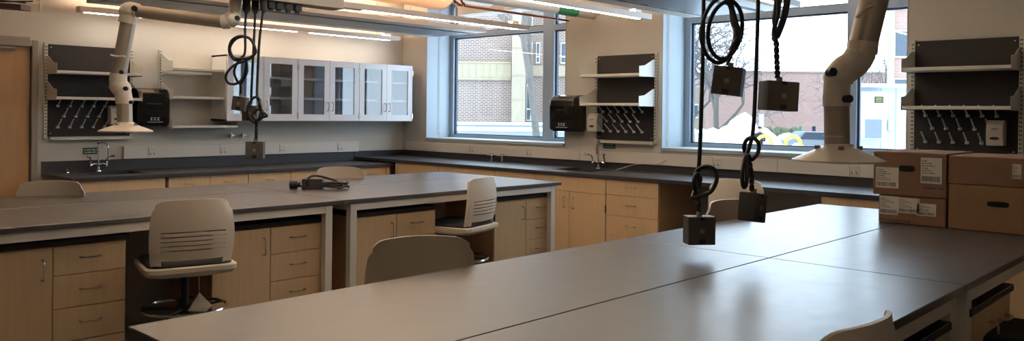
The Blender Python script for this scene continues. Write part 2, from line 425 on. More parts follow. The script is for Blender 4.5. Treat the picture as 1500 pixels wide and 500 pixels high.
# cabinets below the window counter (front plane x = -.75)
zt2 = ZR-.034
def wlow(label, y0, y1, cells):
    return base_cabinet(label, (-.75,y0,0), -PI/2, y0-y1, zt2, cells, depth=.72, slab=False, sink='two tall doors' in label)
wlow('maple corner cabinet under the window counter with plain front', -.815, -1.6, [('panel',0,.785,.71,zt2-.002),('door',0,.39,.11,.71,.34),('door',.39,.785,.11,.71,.44)])
wlow('maple cabinet under the left window, behind the far island end', -1.605, -2.5, [('panel',0,.895,.71,zt2-.002),('door',0,.447,.11,.71,.39),('door',.447,.895,.11,.71,.5)])
wlow('narrow maple cabinet under the left window, left of the sink cabinet', -2.505, -3.085, [('panel',0,.58,.71,zt2-.002),('door',0,.58,.11,.71,.53)])
wlow('maple sink cabinet with two tall doors below the middle sink', -3.09, -3.97, [('panel',0,.88,.73,zt2-.002),('door',0,.44,.11,.73,.385),('door',.44,.88,.11,.73,.495)])
wlow('maple cabinet of four drawers beside the open knee space', -3.975, -4.552, [('drawer',0,.577,.735,zt2-.002),('drawer',0,.577,.545,.735),('drawer',0,.577,.355,.545),('drawer',0,.577,.11,.355)])
wlow('maple cabinet right of the knee space, behind the stacked cardboard boxes', -6.02, -6.9, [('drawer',0,.44,.71,zt2-.002),('drawer',.44,.88,.71,zt2-.002),('door',0,.44,.11,.71,.4),('door',.44,.88,.11,.71,.5)])
wlow('maple cabinet under the right drying rack, hidden by boxes', -6.91, -8.2, [('drawer',0,.64,.71,zt2-.002),('drawer',.64,1.28,.71,zt2-.002),('door',0,.64,.11,.71,.6),('door',.64,1.28,.11,.71,.7)])

# ------------------------------------------------------------------ glass wall cabinets
xs = [-2.70,-1.832,-.973,-.135]
names = ['left', 'middle', 'right']
labs = ['white wall cabinet with two glass doors, leftmost, partly behind the hanging cords',
        'white wall cabinet with two glass doors, middle one of the three',
        'white wall cabinet with two glass doors, nearest the window']
for i in range(3):
    x0, x1 = xs[i]+.0015, xs[i+1]-.0015; W = x1-x0; D = .34; z0, z1 = 1.372, 2.088
    t = thing('wall_cabinet', labs[i], 'cabinet', (x0,-.001,z0), 0, 'glass door wall cabinets')
    h = z1-z0; b = MB()
    b.box(0,.018,-D,0,0,h); b.box(W-.018,W,-D,0,0,h); b.box(0,W,-D,0,0,.018); b.box(0,W,-D,0,h-.018,h); b.box(.018,W-.018,-.01,0,.018,h-.018)
    b.box(W/2-.012,W/2+.012,-D,-.012,.018,h-.018)
    b.build('body', 'cab', t)
    for zz in (.245,.475):
        MB().box(.02,W/2-.014,-.30,-.012,zz,zz+.025).box(W/2+.014,W-.02,-.30,-.012,zz,zz+.025).build('shelf', 'cab', t)
    for k in range(2):
        a, c2 = (0,W/2) if k == 0 else (W/2,W)
        a += .002; c2 -= .002; y0, y1 = -D-.02, -D-.001; fw = .072
        m = MB(); m.box(a,a+fw,y0,y1,0,h); m.box(c2-fw,c2,y0,y1,0,h); m.box(a+fw,c2-fw,y0,y1,0,fw+.005); m.box(a+fw,c2-fw,y0,y1,h-fw,h)
        dd = m.build('door', 'cab', t)
        MB().box(a+fw,c2-fw,y0+.008,y0+.012,fw+.005,h-fw).build('glass_pane', 'cglass', dd)
        hx = c2-.03 if k == 0 else a+.03
        pull(dd, hx, .17, True, .1, y0)
        ex = a if k == 0 else c2
        for hz in (.06,h-.10):
            MB().box(ex-.007,ex+.007,y0-.006,y0+.012,hz-.03,hz+.035).build('hinge', 'nickel', dd)

# ------------------------------------------------------------------ racks
def rack_local(label, loc, rotz, W, white=False, pegs=True, cat='rack', zb=1.215, H0=.885, hook=.3, prof=None, shelves=None, lean=0, name='drying_rack', edge=0):
    t = thing(name, label, cat, loc, rotz)
    for sx in (-.018, W+.018):
        m = MB().box(sx-.015,sx+.015,-.022,-.001,-.02,H0+.01)
        s = m.build('standard', 'standard', t)
        sl = MB()
        for k in range(int(H0/.032)): 
            zz = .02+k*.032
            sl.box(sx-.008,sx-.002,-.0232,-.0221,zz,zz+.014); sl.box(sx+.002,sx+.008,-.0232,-.0221,zz,zz+.014)
        sl.build('slots', 'dark', s)
    if pegs:
        MB().box(0,W,-.02,-.004,0,H0).build('board', 'board', t)
        MB().box(.02,W-.0,-.05,-.004,-.035,-.004).box(.02,W,-.075,-.05,-.035,-.02).build('drip_tray', 'standard', t)
        for (r, n, off) in ((.295,6,.0),(.195,5,.5),(.09,6,.0)):
            for k in range(n):
                px = .085+(k+off)*(W-.2)/5.2
                m = MB(); m.tube([(px,-.02,r),(px,-.035,r+.004),(px,-.135,r+.078)],[.008,.0075,.005],6)
                m.lathe([(.001,-.012),(.014,-.012),(.017,0),(.012,.012),(.001,.012)],8,(px,-.028,r))
                m.build('peg', 'peg', t)
        m = MB()
        for a in (.025,W-.025):
            for zz in (.03,H0-.03): m.cyl((a,-.0205,zz),(a,-.024,zz),.006,8)
        m.build('screws', 'nickel', t)
    for zz in shelves:
        s = MB().box(-.008,W+.008,-.30,-.025,zz-.004,zz+.022).build('shelf', 'shelf', t, bevel=.002)
        for sx in (-.012, W+.012):
            MB().prism([(-.022,zz-.01),(-.022,zz+.165),(-.06,zz+.165),(-.21,zz+.10),(-.305,zz+.09),(-.305,zz-.01)][::-1],'x',sx-.0015,sx+.0015).build('bracket', 'shelf', s)
    return t
rack_local('black drying rack board with two shelves on the left wall, beside the door', (-4.34,0,1.215), 0, .76, shelves=(.605,.39-.03+.0))
rack_local('black drying rack board with two shelves between the two windows', (0,-3.285,1.22), -PI/2, .715, shelves=(.655,.36))
rack_local('black drying rack board with two shelves right of the right window, above the boxes', (0,-6.455,1.21), -PI/2, .715, shelves=(.64,.345))
rack_local('open white wall shelving with three shelves, left of the glass cabinets', (-3.25,0,1.30), 0, .70, pegs=False, H0=.80, shelves=(.0,.305,.60), name='wall_shelving', cat='shelving')

# ------------------------------------------------------------------ dispensers
def towel(label, loc, rotz):
    t = thing('towel_dispenser', label, 'dispenser', loc, rotz, 'black paper towel dispensers')
    D = .24; Hh = .38
    prof = [(-.002,0),(-.002,Hh),(-.12,Hh),(-.18,Hh-.012),(-.22,Hh-.05),(-.24,Hh-.12),(-.235,.04),(-.225,0)]
    m = MB().prism(prof[::-1],'x',0,.33); m.build('cover', 'dblack', t, bevel=.012, seg=3)
    MB().box(.02,.31,-.2,-.01,-.012,0).build('base', 'mblack', t)
    MB().box(.09,.24,-.2435,-.238,.215,.222).build('lens_ridge', 'mblack', t)
    g = MB()
    for i in range(3):
        x = .13+i*.035; g.box(x,x+.022,-.2375,-.2345,.05,.056).box(x,x+.006,-.2375,-.2345,.05,.078).box(x,x+.022,-.2375,-.2345,.072,.078)
    g.box(.10,.255,-.2375,-.2345,.03,.0335)
    g.build('button_marks', 'whitep', t)
    return t
towel('black paper towel dispenser beside the left drying rack', (-3.585,0,1.325), 0)
towel('black paper towel dispenser beside the left window', (0,-2.80,1.31), -PI/2)
def soapd(label, loc, rotz, W=.115, Hh=.19):
    t = thing('soap_dispenser', label, 'dispenser', loc, rotz, 'white soap dispensers')
    prof = [(-.002,0),(-.002,Hh),(-.07,Hh),(-.10,Hh-.03),(-.11,Hh-.09),(-.105,0)]
    MB().prism(prof[::-1],'x',0,W).build('housing', 'soap', t, bevel=.008, seg=2)
    m = MB(); c = (W/2,-.1055,.055)
    pts = [(c[0]+.032*math.cos(a), c[2]+.012*math.sin(a)) for a in [2*PI*k/20 for k in range(20)]]
    m.prism(pts,'y',-.1125,-.105); m.build('window', 'brownw', t)
    MB().tube(catmull([(W*.32,-.1105,.115),(W*.42,-.1108,.130),(W*.5,-.1108,.118),(W*.58,-.1108,.131),(W*.7,-.1105,.124)],4),.002,5).build('script_mark', 'redm', t)
    return t
soapd('white soap dispenser half hidden behind the left extraction arm', (-3.80,-.022,1.33), 0)
soapd('white soap dispenser mounted between black dispenser and middle drying rack', (-.022,-3.235,1.305), -PI/2, W=.13)
soapd('white soap dispenser on the right end of the right drying rack', (-.022,-6.985,1.285), -PI/2)

# ------------------------------------------------------------------ raceways, outlets, signs, taps
def outlet(parent, x, z, y=-.04, dark=True):
    m = MB().box(x-.04,x+.04,y-.004,y,z-.045,z+.045); o = m.build('outlet', 'race', parent, bevel=.001)
    k = MB(); k.box(x-.042,x-.0405,y-.0045,y,z-.05,z+.05)
    for sx in (-.02,.018):
        k.box(x+sx-.008,x+sx+.004,y-.0052,y-.004,z-.032,z-.02)
        k.box(x+sx-.01,x+sx-.004,y-.0052,y-.004,z-.012,z-.004); 
    k.box(x-.03,x+.028,y-.005,y-.004,z+.018,z+.020)
    k.build('sockets', 'ink', o)
t = thing('wall_raceway','white service raceway with outlets on the wall below the glass cabinets','raceway',(-3.64,-.001,1.045))
MB().box(0,2.9,-.04,0,-.066,.062).build('duct', 'race', t, bevel=.002)
for x in (.29,1.07,1.81,2.62): outlet(t, x, 0.0)
t = thing('wall_raceway','white service raceway with outlets running under both windows','raceway',(-.001,-.12,1.045), -PI/2)
MB().box(0,8.8,-.04,0,-.06,.052).build('duct', 'race', t, bevel=.002)
for x in (1.27,2.22,4.6,5.88): outlet(t, x, 0.0)
MB().box(2.95,2.953,-.0405,-.04,-.06,.052).box(5.2,5.203,-.0405,-.04,-.06,.052).build('joint', 'ink', t)
def sign(label, loc, rotz):
    t = thing('water_sign', label, 'sign', loc, rotz, 'small green tap signs')
    MB().box(0,.155,-.003,-.0005,0,.066).build('plate', 'green', t)
    g = MB(); glyph_marks(g, .012,.143,-.003,.04,.013,17); glyph_marks(g,.018,.138,-.003,.015,.013,15,rnd=random.Random(9))
    g.build('lettering', 'whitep', t)
sign('small green sign with two lines of pale lettering behind the left tap', (-4.018,0,1.033), 0)
sign('small green sign with two lines of pale lettering beside the middle tap', (-.0,-3.36,1.125), -PI/2)
def faucet(label, loc, rotz):
    t = thing('lab_faucet', label, 'faucet', loc, rotz, 'chrome laboratory faucets')
    m = MB(); m.lathe([(.028,0),(.026,.012),(.016,.02),(.014,.05)],16)
    m.tube(catmull([(-.075,0,.06),(-.04,0,.072),(0,0,.065),(.04,0,.072),(.075,0,.06)],4),.012,8)
    m.build('body', 'chrome', t)
    g = MB(); g.tube([(0,0,.06),(0,0,.27)],.0085,8); g.ball((0,0,.285),.018,10); g.tube(catmull([(0,0,.285),(.03,-.05,.285),(.05,-.09,.27),(.055,-.1,.23)],5),.008,8)
    g.tube([(.055,-.1,.23),(.056,-.102,.19),(.056,-.102,.15)],[.013,.010,.006],8)
    g.build('gooseneck', 'chrome', t)
    for s in (-1,1):
        h = MB(); h.cyl((s*.075,0,.05),(s*.078,0,.1),.011,8); h.tube(catmull([(s*.078,0,.1),(s*.08,-.02,.135),(s*.10,-.05,.15),(s*.13,-.07,.155)],4),[.007]*8+[.011]*5,8)
        h.build('wrist_handle', 'chrome', t)
    return t
faucet('chrome wrist-blade faucet at the left sink', (-3.90,-.085,ZL), 0)
faucet('chrome wrist-blade faucet at the middle sink, below the drying rack', (-.085,-3.36,ZR), -PI/2)
def turret(label, loc, rotz, wallm=False):
    t = thing('gas_valve', label, 'valve', loc, rotz, 'chrome wall gas valves' if wallm else 'chrome counter gas valves')
    m = MB()
    if wallm:
        m.cyl((0,-.001,0),(0,-.05,0),.016,10); m.cyl((0,-.03,0),(.06,-.045,-.005),.007,8); m.ball((-.012,-.05,0),.02,8); m.box(-.03,.03,-.07,-.062,-.004,.004)
    else:
        m.cyl((0,0,0),(0,0,.07),.016,10); m.cyl((0,0,.062),(0,-.08,.075),.007,8); m.ball((0,0,.07),.019,8)
    m.build('valve_body', 'chrome', t)
    h = MB(); h.box(-.006,.006,-.03,.03,.085,.095) if not wallm else h.box(-.03,-.02,-.085,-.07,-.03,.03)
    h.build('lever', 'nickel', t)
turret('chrome gas valve on the wall under the glass cabinets, left one', (-2.47,0,1.205), 0, True)
turret('chrome gas valve on the wall under the glass cabinets, right one', (-2.33,0,1.205), 0, True)
turret('chrome valve on the counter below the left window, left one', (-.085,-1.78,ZR), -PI/2)
turret('chrome valve on the counter below the left window, right one', (-.085,-1.95,ZR), -PI/2)
t = MB().lathe([(.02,0),(.018,.01),(.006,.014),(.006,.03),(.012,.034),(.001,.04)],10).build('vacuum_knob','chrome',loc=(-4.19,-.1,ZL)); tag(t,'small chrome knob at the left end of the left sink counter','knob')
m = MB().tube(catmull([(-.13,-3.62,ZR+.004),(-.08,-3.66,ZR+.02),(-.05,-3.78,ZR+.06),(-.025,-3.9,ZR+.075),(-.045,-4.06,1.0),(-.045,-4.17,1.045)],6),.004,6)
tag(m.build('thin_tube','race'),'thin pale tube running from the middle sink up the backsplash','tube')
# blind chains in the window reveals
def chain(label, x, y, z0, z1):
    m = MB().tube(catmull([(x,y,z1),(x-.002,y,z0+.15),(x-.01,y,z0+.02),(x+.012,y,z0),(x+.02,y,z0+.06),(x+.012,y,z1)],5),.0025,5)
    tag(m.build('blind_chain','race'), label, 'blind chain')
chain('thin white blind chain in the right window reveal', .08, -4.10, 1.24, 2.9)
chain('thin white blind chain in the left window reveal', .2, -.503, 1.24, 2.9)
# ------------------------------------------------------------------ stools
def make_stool():
    t = thing('drafting_stool', 'x', 'stool')
    # back panel grid, local front is +y
    us = [-1,-.93,-.86,-.76] + [-.6+.15*i for i in range(9)] + [.76,.86,.93,1]
    zs = [.60,.665,.70,.714,.722,.738,.746,.762,.770,.786,.794,.810,.818,.85,.89,.93,.96,.985]
    up_ = .03
    slots = {3,5,7,9,11}
    vs = []; idx = {}
    def pos(i, j, off):
        u = us[i]; z = zs[j]
        t_ = (z-.60)/.385
        hw = .197+.018*math.sin(PI*min(1,t_*1.05))
        cr = max(0, (abs(u)-.76)/.24)
        if j >= len(zs)-3: z -= .018*cr**2 * (1 if j == len(zs)-1 else .55 if j == len(zs)-2 else .2)
        z -= .010*u*u*t_
        if j >= len(zs)-2: hw -= .012
        y = -.215 - .055*t_ - .03*math.sin(PI*t_)*.6 + .055*u*u + .025*t_*t_
        return (u*hw, y+off, z+up_)
    th = .012
    for o_ in (0, th):
        for i in range(len(us)):
            for j in range(len(zs)):
                idx[(i,j,o_)] = len(vs); vs.append(pos(i,j,o_ if o_ else 0))
    solid = lambda i, j: 0 <= i < len(us)-1 and 0 <= j < len(zs)-1 and not (j == 0 and 3 <= i <= len(us)-5) and not (j in slots and 3 <= i <= len(us)-5)
    fs = []
    for i in range(len(us)-1):
        for j in range(len(zs)-1):
            if not solid(i,j): continue
            a = [(i,j),(i+1,j),(i+1,j+1),(i,j+1)]
            fs.append(tuple(idx[p+(0,)] for p in a)); fs.append(tuple(idx[p+(th,)] for p in a[::-1]))
            for (di,dj,p,q) in ((0,-1,a[0],a[1]),(1,0,a[1],a[2]),(0,1,a[2],a[3]),(-1,0,a[3],a[0])):
                if not solid(i+di,j+dj): fs.append((idx[q+(0,)],idx[p+(0,)],idx[p+(th,)],idx[q+(th,)]))
    m = MB(); m.add(vs, fs, True); m.build('backrest', 'shell', t)
    # seat shell: rounded tray
    def rr(hw, hd, k=.25, n=28, yo=0):
        out = []
        for i in range(n):
            a = 2*PI*i/n; c, s_ = math.cos(a), math.sin(a)
            out.append((math.copysign(abs(c)**k,c)*hw, math.copysign(abs(s_)**k,s_)*hd+yo))
        return out
    def loft(rings):
        n = len(rings[0][0]); v = []; f = []
        for pts, z in rings:
            v += [(p[0],p[1],z+up_) for p in pts]
        for r in range(len(rings)-1):
            f += [(r*n+i, r*n+(i+1)%n, (r+1)*n+(i+1)%n, (r+1)*n+i) for i in range(n)]
        f += [tuple(range(n-1,-1,-1)), tuple(range((len(rings)-1)*n, len(rings)*n))]
        return v, f
    m = MB(); m.add(*loft([(rr(.17,.17,.4),.565),(rr(.225,.215,.3),.58),(rr(.235,.232,.22),.60),(rr(.235,.232,.22),.622),(rr(.222,.22,.22),.626)]), True)
    m.build('seat_shell', 'shell', t)
    m = MB(); m.add(*loft([(rr(.215,.205,.3,yo=.008),.618),(rr(.218,.208,.3,yo=.008),.632),(rr(.205,.195,.3,yo=.008),.645),(rr(.16,.15,.4,yo=.008),.65)]), True)
    m.build('cushion', 'cush', t)
    m = MB(); m.lathe([(.026,.06),(.026,.38),(.02,.38),(.02,.58),(.04,.592)],16); m.box(-.10,.10,-.09,.09,.58,.597); m.build('column','mblack',t)
    m = MB().tube([(.05,.02,.585),(.20,.03,.575),(.235,.03,.577)],.005,6); m.build('height_lever','mblack',t)
    m = MB().tube([(.22*math.cos(2*PI*k/36),.22*math.sin(2*PI*k/36),.27) for k in range(36)],.010,8,closed=True).xf(Matrix.Translation((0,0,.13)))
    r_ = m.build('foot_ring','chrome',t)
    m = MB(); m.lathe([(.03,.24),(.045,.245),(.045,.28),(.03,.285)],16)
    for k in range(5):
        a = 2*PI*k/5+.3; m.tube([(0.03*math.cos(a),.03*math.sin(a),.262),(.215*math.cos(a),.215*math.sin(a),.266)],.008,6)
    m.xf(Matrix.Translation((0,0,.13))).build('spokes','mblack',r_)
    m = MB(); m.lathe([(.04,.06),(.045,.09),(.03,.12)],16)
    for k in range(5):
        a = 2*PI*k/5; m.tube([(.02*math.cos(a),.02*math.sin(a),.10),(.15*math.cos(a),.15*math.sin(a),.085),(.29*math.cos(a),.29*math.sin(a),.065)],[.024,.02,.014],8)
    b = m.build('base','rubber',t)
    for k in range(5):
        a = 2*PI*k/5; c, s_ = math.cos(a), math.sin(a)
        MB().cyl((.29*c+.013*s_,.29*s_-.013*c,.028),(.29*c-.013*s_,.29*s_+.013*c,.028),.0275,12).build('caster','mblack',b)
    return t
stool0 = make_stool()
def stool(back, phi, label, first=False):
    a = math.radians(phi); f = (math.cos(a), math.sin(a))
    o = stool0 if first else copy_tree(stool0)
    o.location = (back[0]+f[0]*.24, back[1]+f[1]*.24, 0); o.rotation_euler = (0,0,a-PI/2)
    tag(o, label, 'stool', 'beige drafting stools'); return o
sA = stool((-4.9764,-4.4376,0.8257), 76, 'big beige stool at left with black seat and a white tag hanging below it', True)
stool((-2.7129,-4.3434,0.8621), 106, 'beige stool with slotted back at the right end of the far island')
stool((-5.1342,-2.7698,0.9904), 232, 'beige chair back showing at far left in front of the wall sink')
stool((-2.8981,-2.7342,0.9805), 238, 'beige chair back showing beyond the coiled cord on the far island')
stool((-4.9276,-6.1924,0.9609), 243, 'beige chair back rising between the two islands, in front of the maple cabinet')
stool((-2.8209,-6.3108,1.0025), 262, 'low rounded beige chair back beyond the near island, between hanging boxes')
stool((-1.4049,-5.6254,1.0073), 8, 'beige slotted chair back standing at the window counter knee space')
stool((-4.9855,-7.9076,0.9909), 88, 'beige chair corner poking above the bench edge at bottom right')
stool((-3.2844,-8.0781,0.8191), 100, 'stool with black seat half cut by the right edge of the photo')
m = MB(); q = [Vector(p) for p in ((-4.9626,-4.3377,0.4076),(-4.8973,-4.3336,0.4957),(-4.8962,-4.4806,0.4503),(-4.9183,-4.4573,0.4174))]
inv = (Matrix.Translation(sA.location) @ Matrix.Rotation(sA.rotation_euler.z,4,'Z')).inverted()
n_ = Vector((.3,.6,0))*.002
m.add([inv@p for p in q]+[inv@(p+n_) for p in q], [(0,1,2,3),(7,6,5,4),(0,4,5,1),(1,5,6,2),(2,6,7,3),(3,7,4,0)])
m.build('paper_tag','paper',sA)['label'] = 'white paper tag'
m = MB().tube([inv@Vector((-4.8973,-4.3336,0.4957)), inv@Vector((-4.9003,-4.3299,0.5953))],.001,4); m.build('tag_string','paper',sA)

# ------------------------------------------------------------------ extraction arms
def hood(parent, c, r, h):
    m = MB(); m.lathe([(r*.30,h+.012),(r*.33,h),(r*.42,h-.006),(r*.93,.012),(r*1.0,.007),(r*1.0,0),(r*.93,.003),(r*.42,h-.014),(r*.28,h-.01)][::-1],40,c)
    hd = m.build('hood','arm',parent)
    for i in range(4):
        a = i*PI/2+.5; k = MB(); k.box(c[0]+r*.45*math.cos(a)-.008,c[0]+r*.45*math.cos(a)+.008,c[1]+r*.45*math.sin(a)-.008,c[1]+r*.45*math.sin(a)+.008,c[2]+h-.01,c[2]+h+.004); k.build('clip','steelgrey',hd)
def knob(parent, c, r=.013, mtl='mblack', d=None):
    d = Vector(d or (-.55,-.8,0)).normalized(); c = Vector(c)
    MB().cyl(c, c+d*.03, r, 12).build('knob', mtl, parent)
DN = 3.15
t = thing('extraction_arm','white fume extraction arm with bell hood hanging over the near island','extraction arm',(-3.7801,-7.3327,1.3117))
t0 = Vector((-3.7801,-7.3327,1.3117)); L = lambda p: tuple(Vector(p)-t0)
hood(t, (0,0,0), .172, .058)
MB().tube([L((-3.7840,-7.3283,1.3672)),L((-3.7869,-7.3243,1.5682))],.047,24).build('lower_tube','armal',t)
MB().tube([L((-3.7861,-7.3259,1.4095)),L((-3.7861,-7.3259,1.4121))],.0475,24).build('seam','arm',t)
MB().tube([L((-3.7867,-7.3247,1.5258)),L((-3.7869,-7.3242,1.5708))],.0505,24).build('collar','arm',t)
MB().tube(catmull([L((-3.7869,-7.3244,1.5576)),L((-3.7836,-7.3275,1.6264)),L((-3.7674,-7.3444,1.6637)),L((-3.7422,-7.3711,1.6905)),L((-3.7242,-7.3899,1.7279)),L((-3.7189,-7.3954,1.7544))],6),[.0495]*6+[.056]*18+[.054]*7,24).build('elbow','arm',t)
MB().tube([L((-3.7206,-7.3937,1.7332)),L((-3.7172,-7.3971,1.7756))],.057,24).build('collar','arm',t)
MB().tube([L((-3.7189,-7.3954,1.7544)),L((-3.6890,-7.4262,1.9400)),L((-3.6679,-7.4479,2.0726))],.0535,24).build('upper_tube','armal',t)
MB().tube([L((-3.6679,-7.4479,2.0726)),L((-3.6644,-7.4515,2.0938)),L((-3.5525,-7.4212,2.7463))],.05,20).build('riser','arm',t)
knob(t, L((-3.8571,-7.3224,1.6550)), .017,'knobb'); knob(t, L((-3.8136,-7.3689,1.5542)), .015,'knobb')
MB().tube(catmull([L((-3.8070,-7.4035,1.8645)),L((-3.8102,-7.4148,1.8685)),L((-3.7824,-7.4295,1.8985)),L((-3.7091,-7.4487,1.9201)),L((-3.6689,-7.4476,1.9165)),L((-3.6602,-7.4423,1.8993)),L((-3.6693,-7.4327,1.8885))],5),.006,8).build('handle_strap','arm',t)
DF = 5.3
t = thing('extraction_arm','white jointed fume extraction arm reaching across at upper left','extraction arm',(-4.8152,-3.1059,1.3382))
t0 = Vector((-4.8152,-3.1059,1.3382))
hood(t, (0,0,0), .165, .05)
MB().tube([L((-4.8185,-3.1023,1.3738)),L((-4.8224,-3.0973,1.5472))],.047,20).build('lower_tube','armal',t)
MB().tube([L((-4.8223,-3.0976,1.5205)),L((-4.8225,-3.0972,1.5606))],.052,20).build('collar','arm',t)
MB().tube(catmull([L((-4.8224,-3.0974,1.5383)),L((-4.8319,-3.0870,1.6049)),L((-4.8474,-3.0704,1.6447)),L((-4.8507,-3.0667,1.6892))],6),[.052]*6+[.06]*7+[.054]*6,20).build('elbow','arm',t)
MB().tube([L((-4.8507,-3.0667,1.6892)),L((-4.8010,-3.1174,2.1083))],.048,20).build('middle_tube','armal',t)
MB().tube([L((-4.8506,-3.0668,1.6803)),L((-4.8478,-3.0697,1.7159))],.053,20).build('collar','arm',t)
m = MB().ball(L((-4.8041,-3.1140,2.1216)),.062,16); m.tube([L((-4.8129,-3.1051,2.0458)),L((-4.8041,-3.1141,2.1171))],.056,20); m.tube([L((-4.8072,-3.1107,2.1349)),L((-4.7644,-3.1561,2.1222))],.052,20); m.build('joint','arm',t)
MB().tube([L((-4.7827,-3.1366,2.1264)),L((-4.3668,-3.5773,2.0575))],.040,20).build('horizontal_tube','armal',t)
m = MB().ball(L((-4.3424,-3.6029,2.0801)),.054,16); m.tube([L((-4.3851,-3.5578,2.0616)),L((-4.3485,-3.5966,2.0667))],.048,20); m.build('joint','arm',t)
MB().tube([L((-4.3333,-3.6126,2.0892)),L((-4.3250,-3.6206,2.2495)),L((-4.3292,-3.6124,3.0504))],.04,20).build('riser','arm',t)
knob(t, L((-4.8175,-3.2455,2.1275)), .018); knob(t, L((-4.3675,-3.7221,2.0736)), .016); knob(t, L((-4.8723,-3.1893,1.7205)), .013); knob(t, L((-4.8457,-3.1888,1.6166)), .014); knob(t, L((-4.8212,-3.2152,1.5293)),.012)
MB().tube(catmull([L((-4.8528,-3.1803,1.8224)),L((-4.8920,-3.1389,1.8218)),L((-4.9161,-3.1134,1.8302))],4),.007,8).build('handle_strap','arm',t)

# ------------------------------------------------------------------ service carriers overhead and their hanging outlet boxes
def carrier(label, loc, L0, plugs):
    t = thing('service_carrier', label, 'service carrier', loc)
    MB().box(0,L0,-.07,.07,0,.10).build('rail','steelgrey',t, bevel=.003)
    MB().box(-.02,L0+.02,-.012,.012,.1,.14).build('strut','standard',t)
    for x in (.25, L0-.25): MB().tube([(x,0,.14),(x,0,H-loc[2]-.002)],.006,6).build('hanger_rod','nickel',t)
    for x in plugs:
        m = MB().box(x-.022,x+.022,-.05,-.005,-.045,-.0); m.box(x-.012,x+.012,-.04,-.015,-.06,-.045)
        m.build('valve_fitting','mblack',t); 
    return t
cz = 2.165
carrier('grey overhead service rail with black fittings above the far island', (-4.62,-3.72,2.205), 1.02, (.47,.53,.60,.67))
carrier('grey overhead service rail above the near island, out of the top of the frame', (-4.6,-6.98,2.36), 1.6, (.1,1.3))

def braid(m, path, r):
    path = [Vector(p) for p in path]
    m.tube(path, r*.8, 8)
    L_ = sum((path[i+1]-path[i]).length for i in range(len(path)-1)); n = max(10,int(L_/.004))
    for ph in (0,PI):
        for sg in (1,-1):
            pts = []
            for k in range(n+1):
                f = k/n*(len(path)-1); i = min(int(f),len(path)-2); p = path[i].lerp(path[i+1], f-i)
                a = sg*k*.55+ph; pts.append(p+Vector((math.cos(a),math.sin(a),0))*r*.85)
            m.tube(pts, r*.28, 4)
def gbox(t, c, yaw, pitch, s=.113, d=.07, plate='boxp', sz=None):
    # square pendant outlet box centred at c, hangs off its cord
    Mx = Matrix.Translation(c) @ Matrix.Rotation(yaw,4,'Z') @ Matrix.Rotation(pitch,4,'Y')
    h = sz/2 if sz else s/2
    b = MB().box(-s/2,s/2,-d/2,d/2,-h,h).xf(Mx).build('outlet_box','boxg',t,bevel=.002)
    for sg in (-1,1): MB().box(-s/2+.002,s/2-.002,sg*(d/2+.0005),sg*(d/2+.003),-h+.002,h-.002).xf(Mx).build('cover_plate',plate,b)
    m = MB()
    pts = [(.011*math.cos(2*PI*k/14), .011*math.sin(2*PI*k/14)) for k in range(14)]
    for sg in (-1,): 
        m.prism(pts,'y',-d/2-.005,-d/2-.003)
    m.xf(Mx).build('emblem_disc','steelgrey',b)
    m = MB(); m.box(-.014,.014,-d/2-.0045,-d/2-.0035,-h+.006,-h+.024); m.xf(Mx).build('latch','mblack',b)
    MB().box(-.010,.010,-d/2-.0045,-d/2-.0035,h-.014,h-.002).xf(Mx).build('latch','mblack',b)
    m = MB(); m.cyl((0,0,h),(0,0,h+.018),.012,10); m.xf(Mx).build('cord_grip','steelgrey',b)
    return b
CY = ya-PI/2   # facing the aisle
def unit(label, loc, group): return thing('hanging_outlet', label, 'hanging outlet', loc, 0, group)
GN = 'hanging outlet boxes over the near island'; GF = 'hanging outlet boxes over the far island'
def rel(t): 
    l = Vector(t.location); return lambda p: tuple(Vector(p)-l)
def cordobj(t, strands, r, braids=(), nm='cord'):
    m = MB()
    for s in strands: m.tube(catmull(s,6), r, 8)
    o = m.build(nm,'cord',t)
    if braids:
        b = MB()
        for s in braids: braid(b, s, r*1.15)
        b.build('cord_sleeve','cord',t)
r0 = .0085
# 1 lower left box
t = unit('dark grey outlet box on a loosely knotted cord, lowest over the near island', (-4.0108,-6.8663,2.1202), GN); L = rel(t)
cordobj(t, [[L((-4.0089,-6.8683,2.1203)),L((-4.0090,-6.8697,1.7878)),L((-4.0145,-6.8657,1.3998)),L((-4.0212,-6.8594,1.2279)),L((-4.0587,-6.8636,1.1669)),L((-4.0800,-6.8703,1.1551)),L((-4.0613,-6.8901,1.1609)),L((-4.0277,-6.9255,1.1833)),L((-4.0130,-6.9409,1.2326)),L((-4.0117,-6.9275,1.2701)),L((-4.0165,-6.8933,1.2794)),L((-4.0214,-6.8590,1.2639)),L((-3.9955,-6.8284,1.2246)),L((-3.9857,-6.8389,1.1884)),L((-3.9959,-6.8571,1.2265)),L((-4.0428,-6.8656,1.2487)),L((-4.0590,-6.8632,1.2081)),L((-4.0208,-6.8602,1.1503))]], r0, [[L((-4.0208,-6.8602,1.1503)),L((-4.0167,-6.8649,1.0839))]])
gbox(t, L((-4.0163,-6.8655,1.0202)), CY+.12, 0)
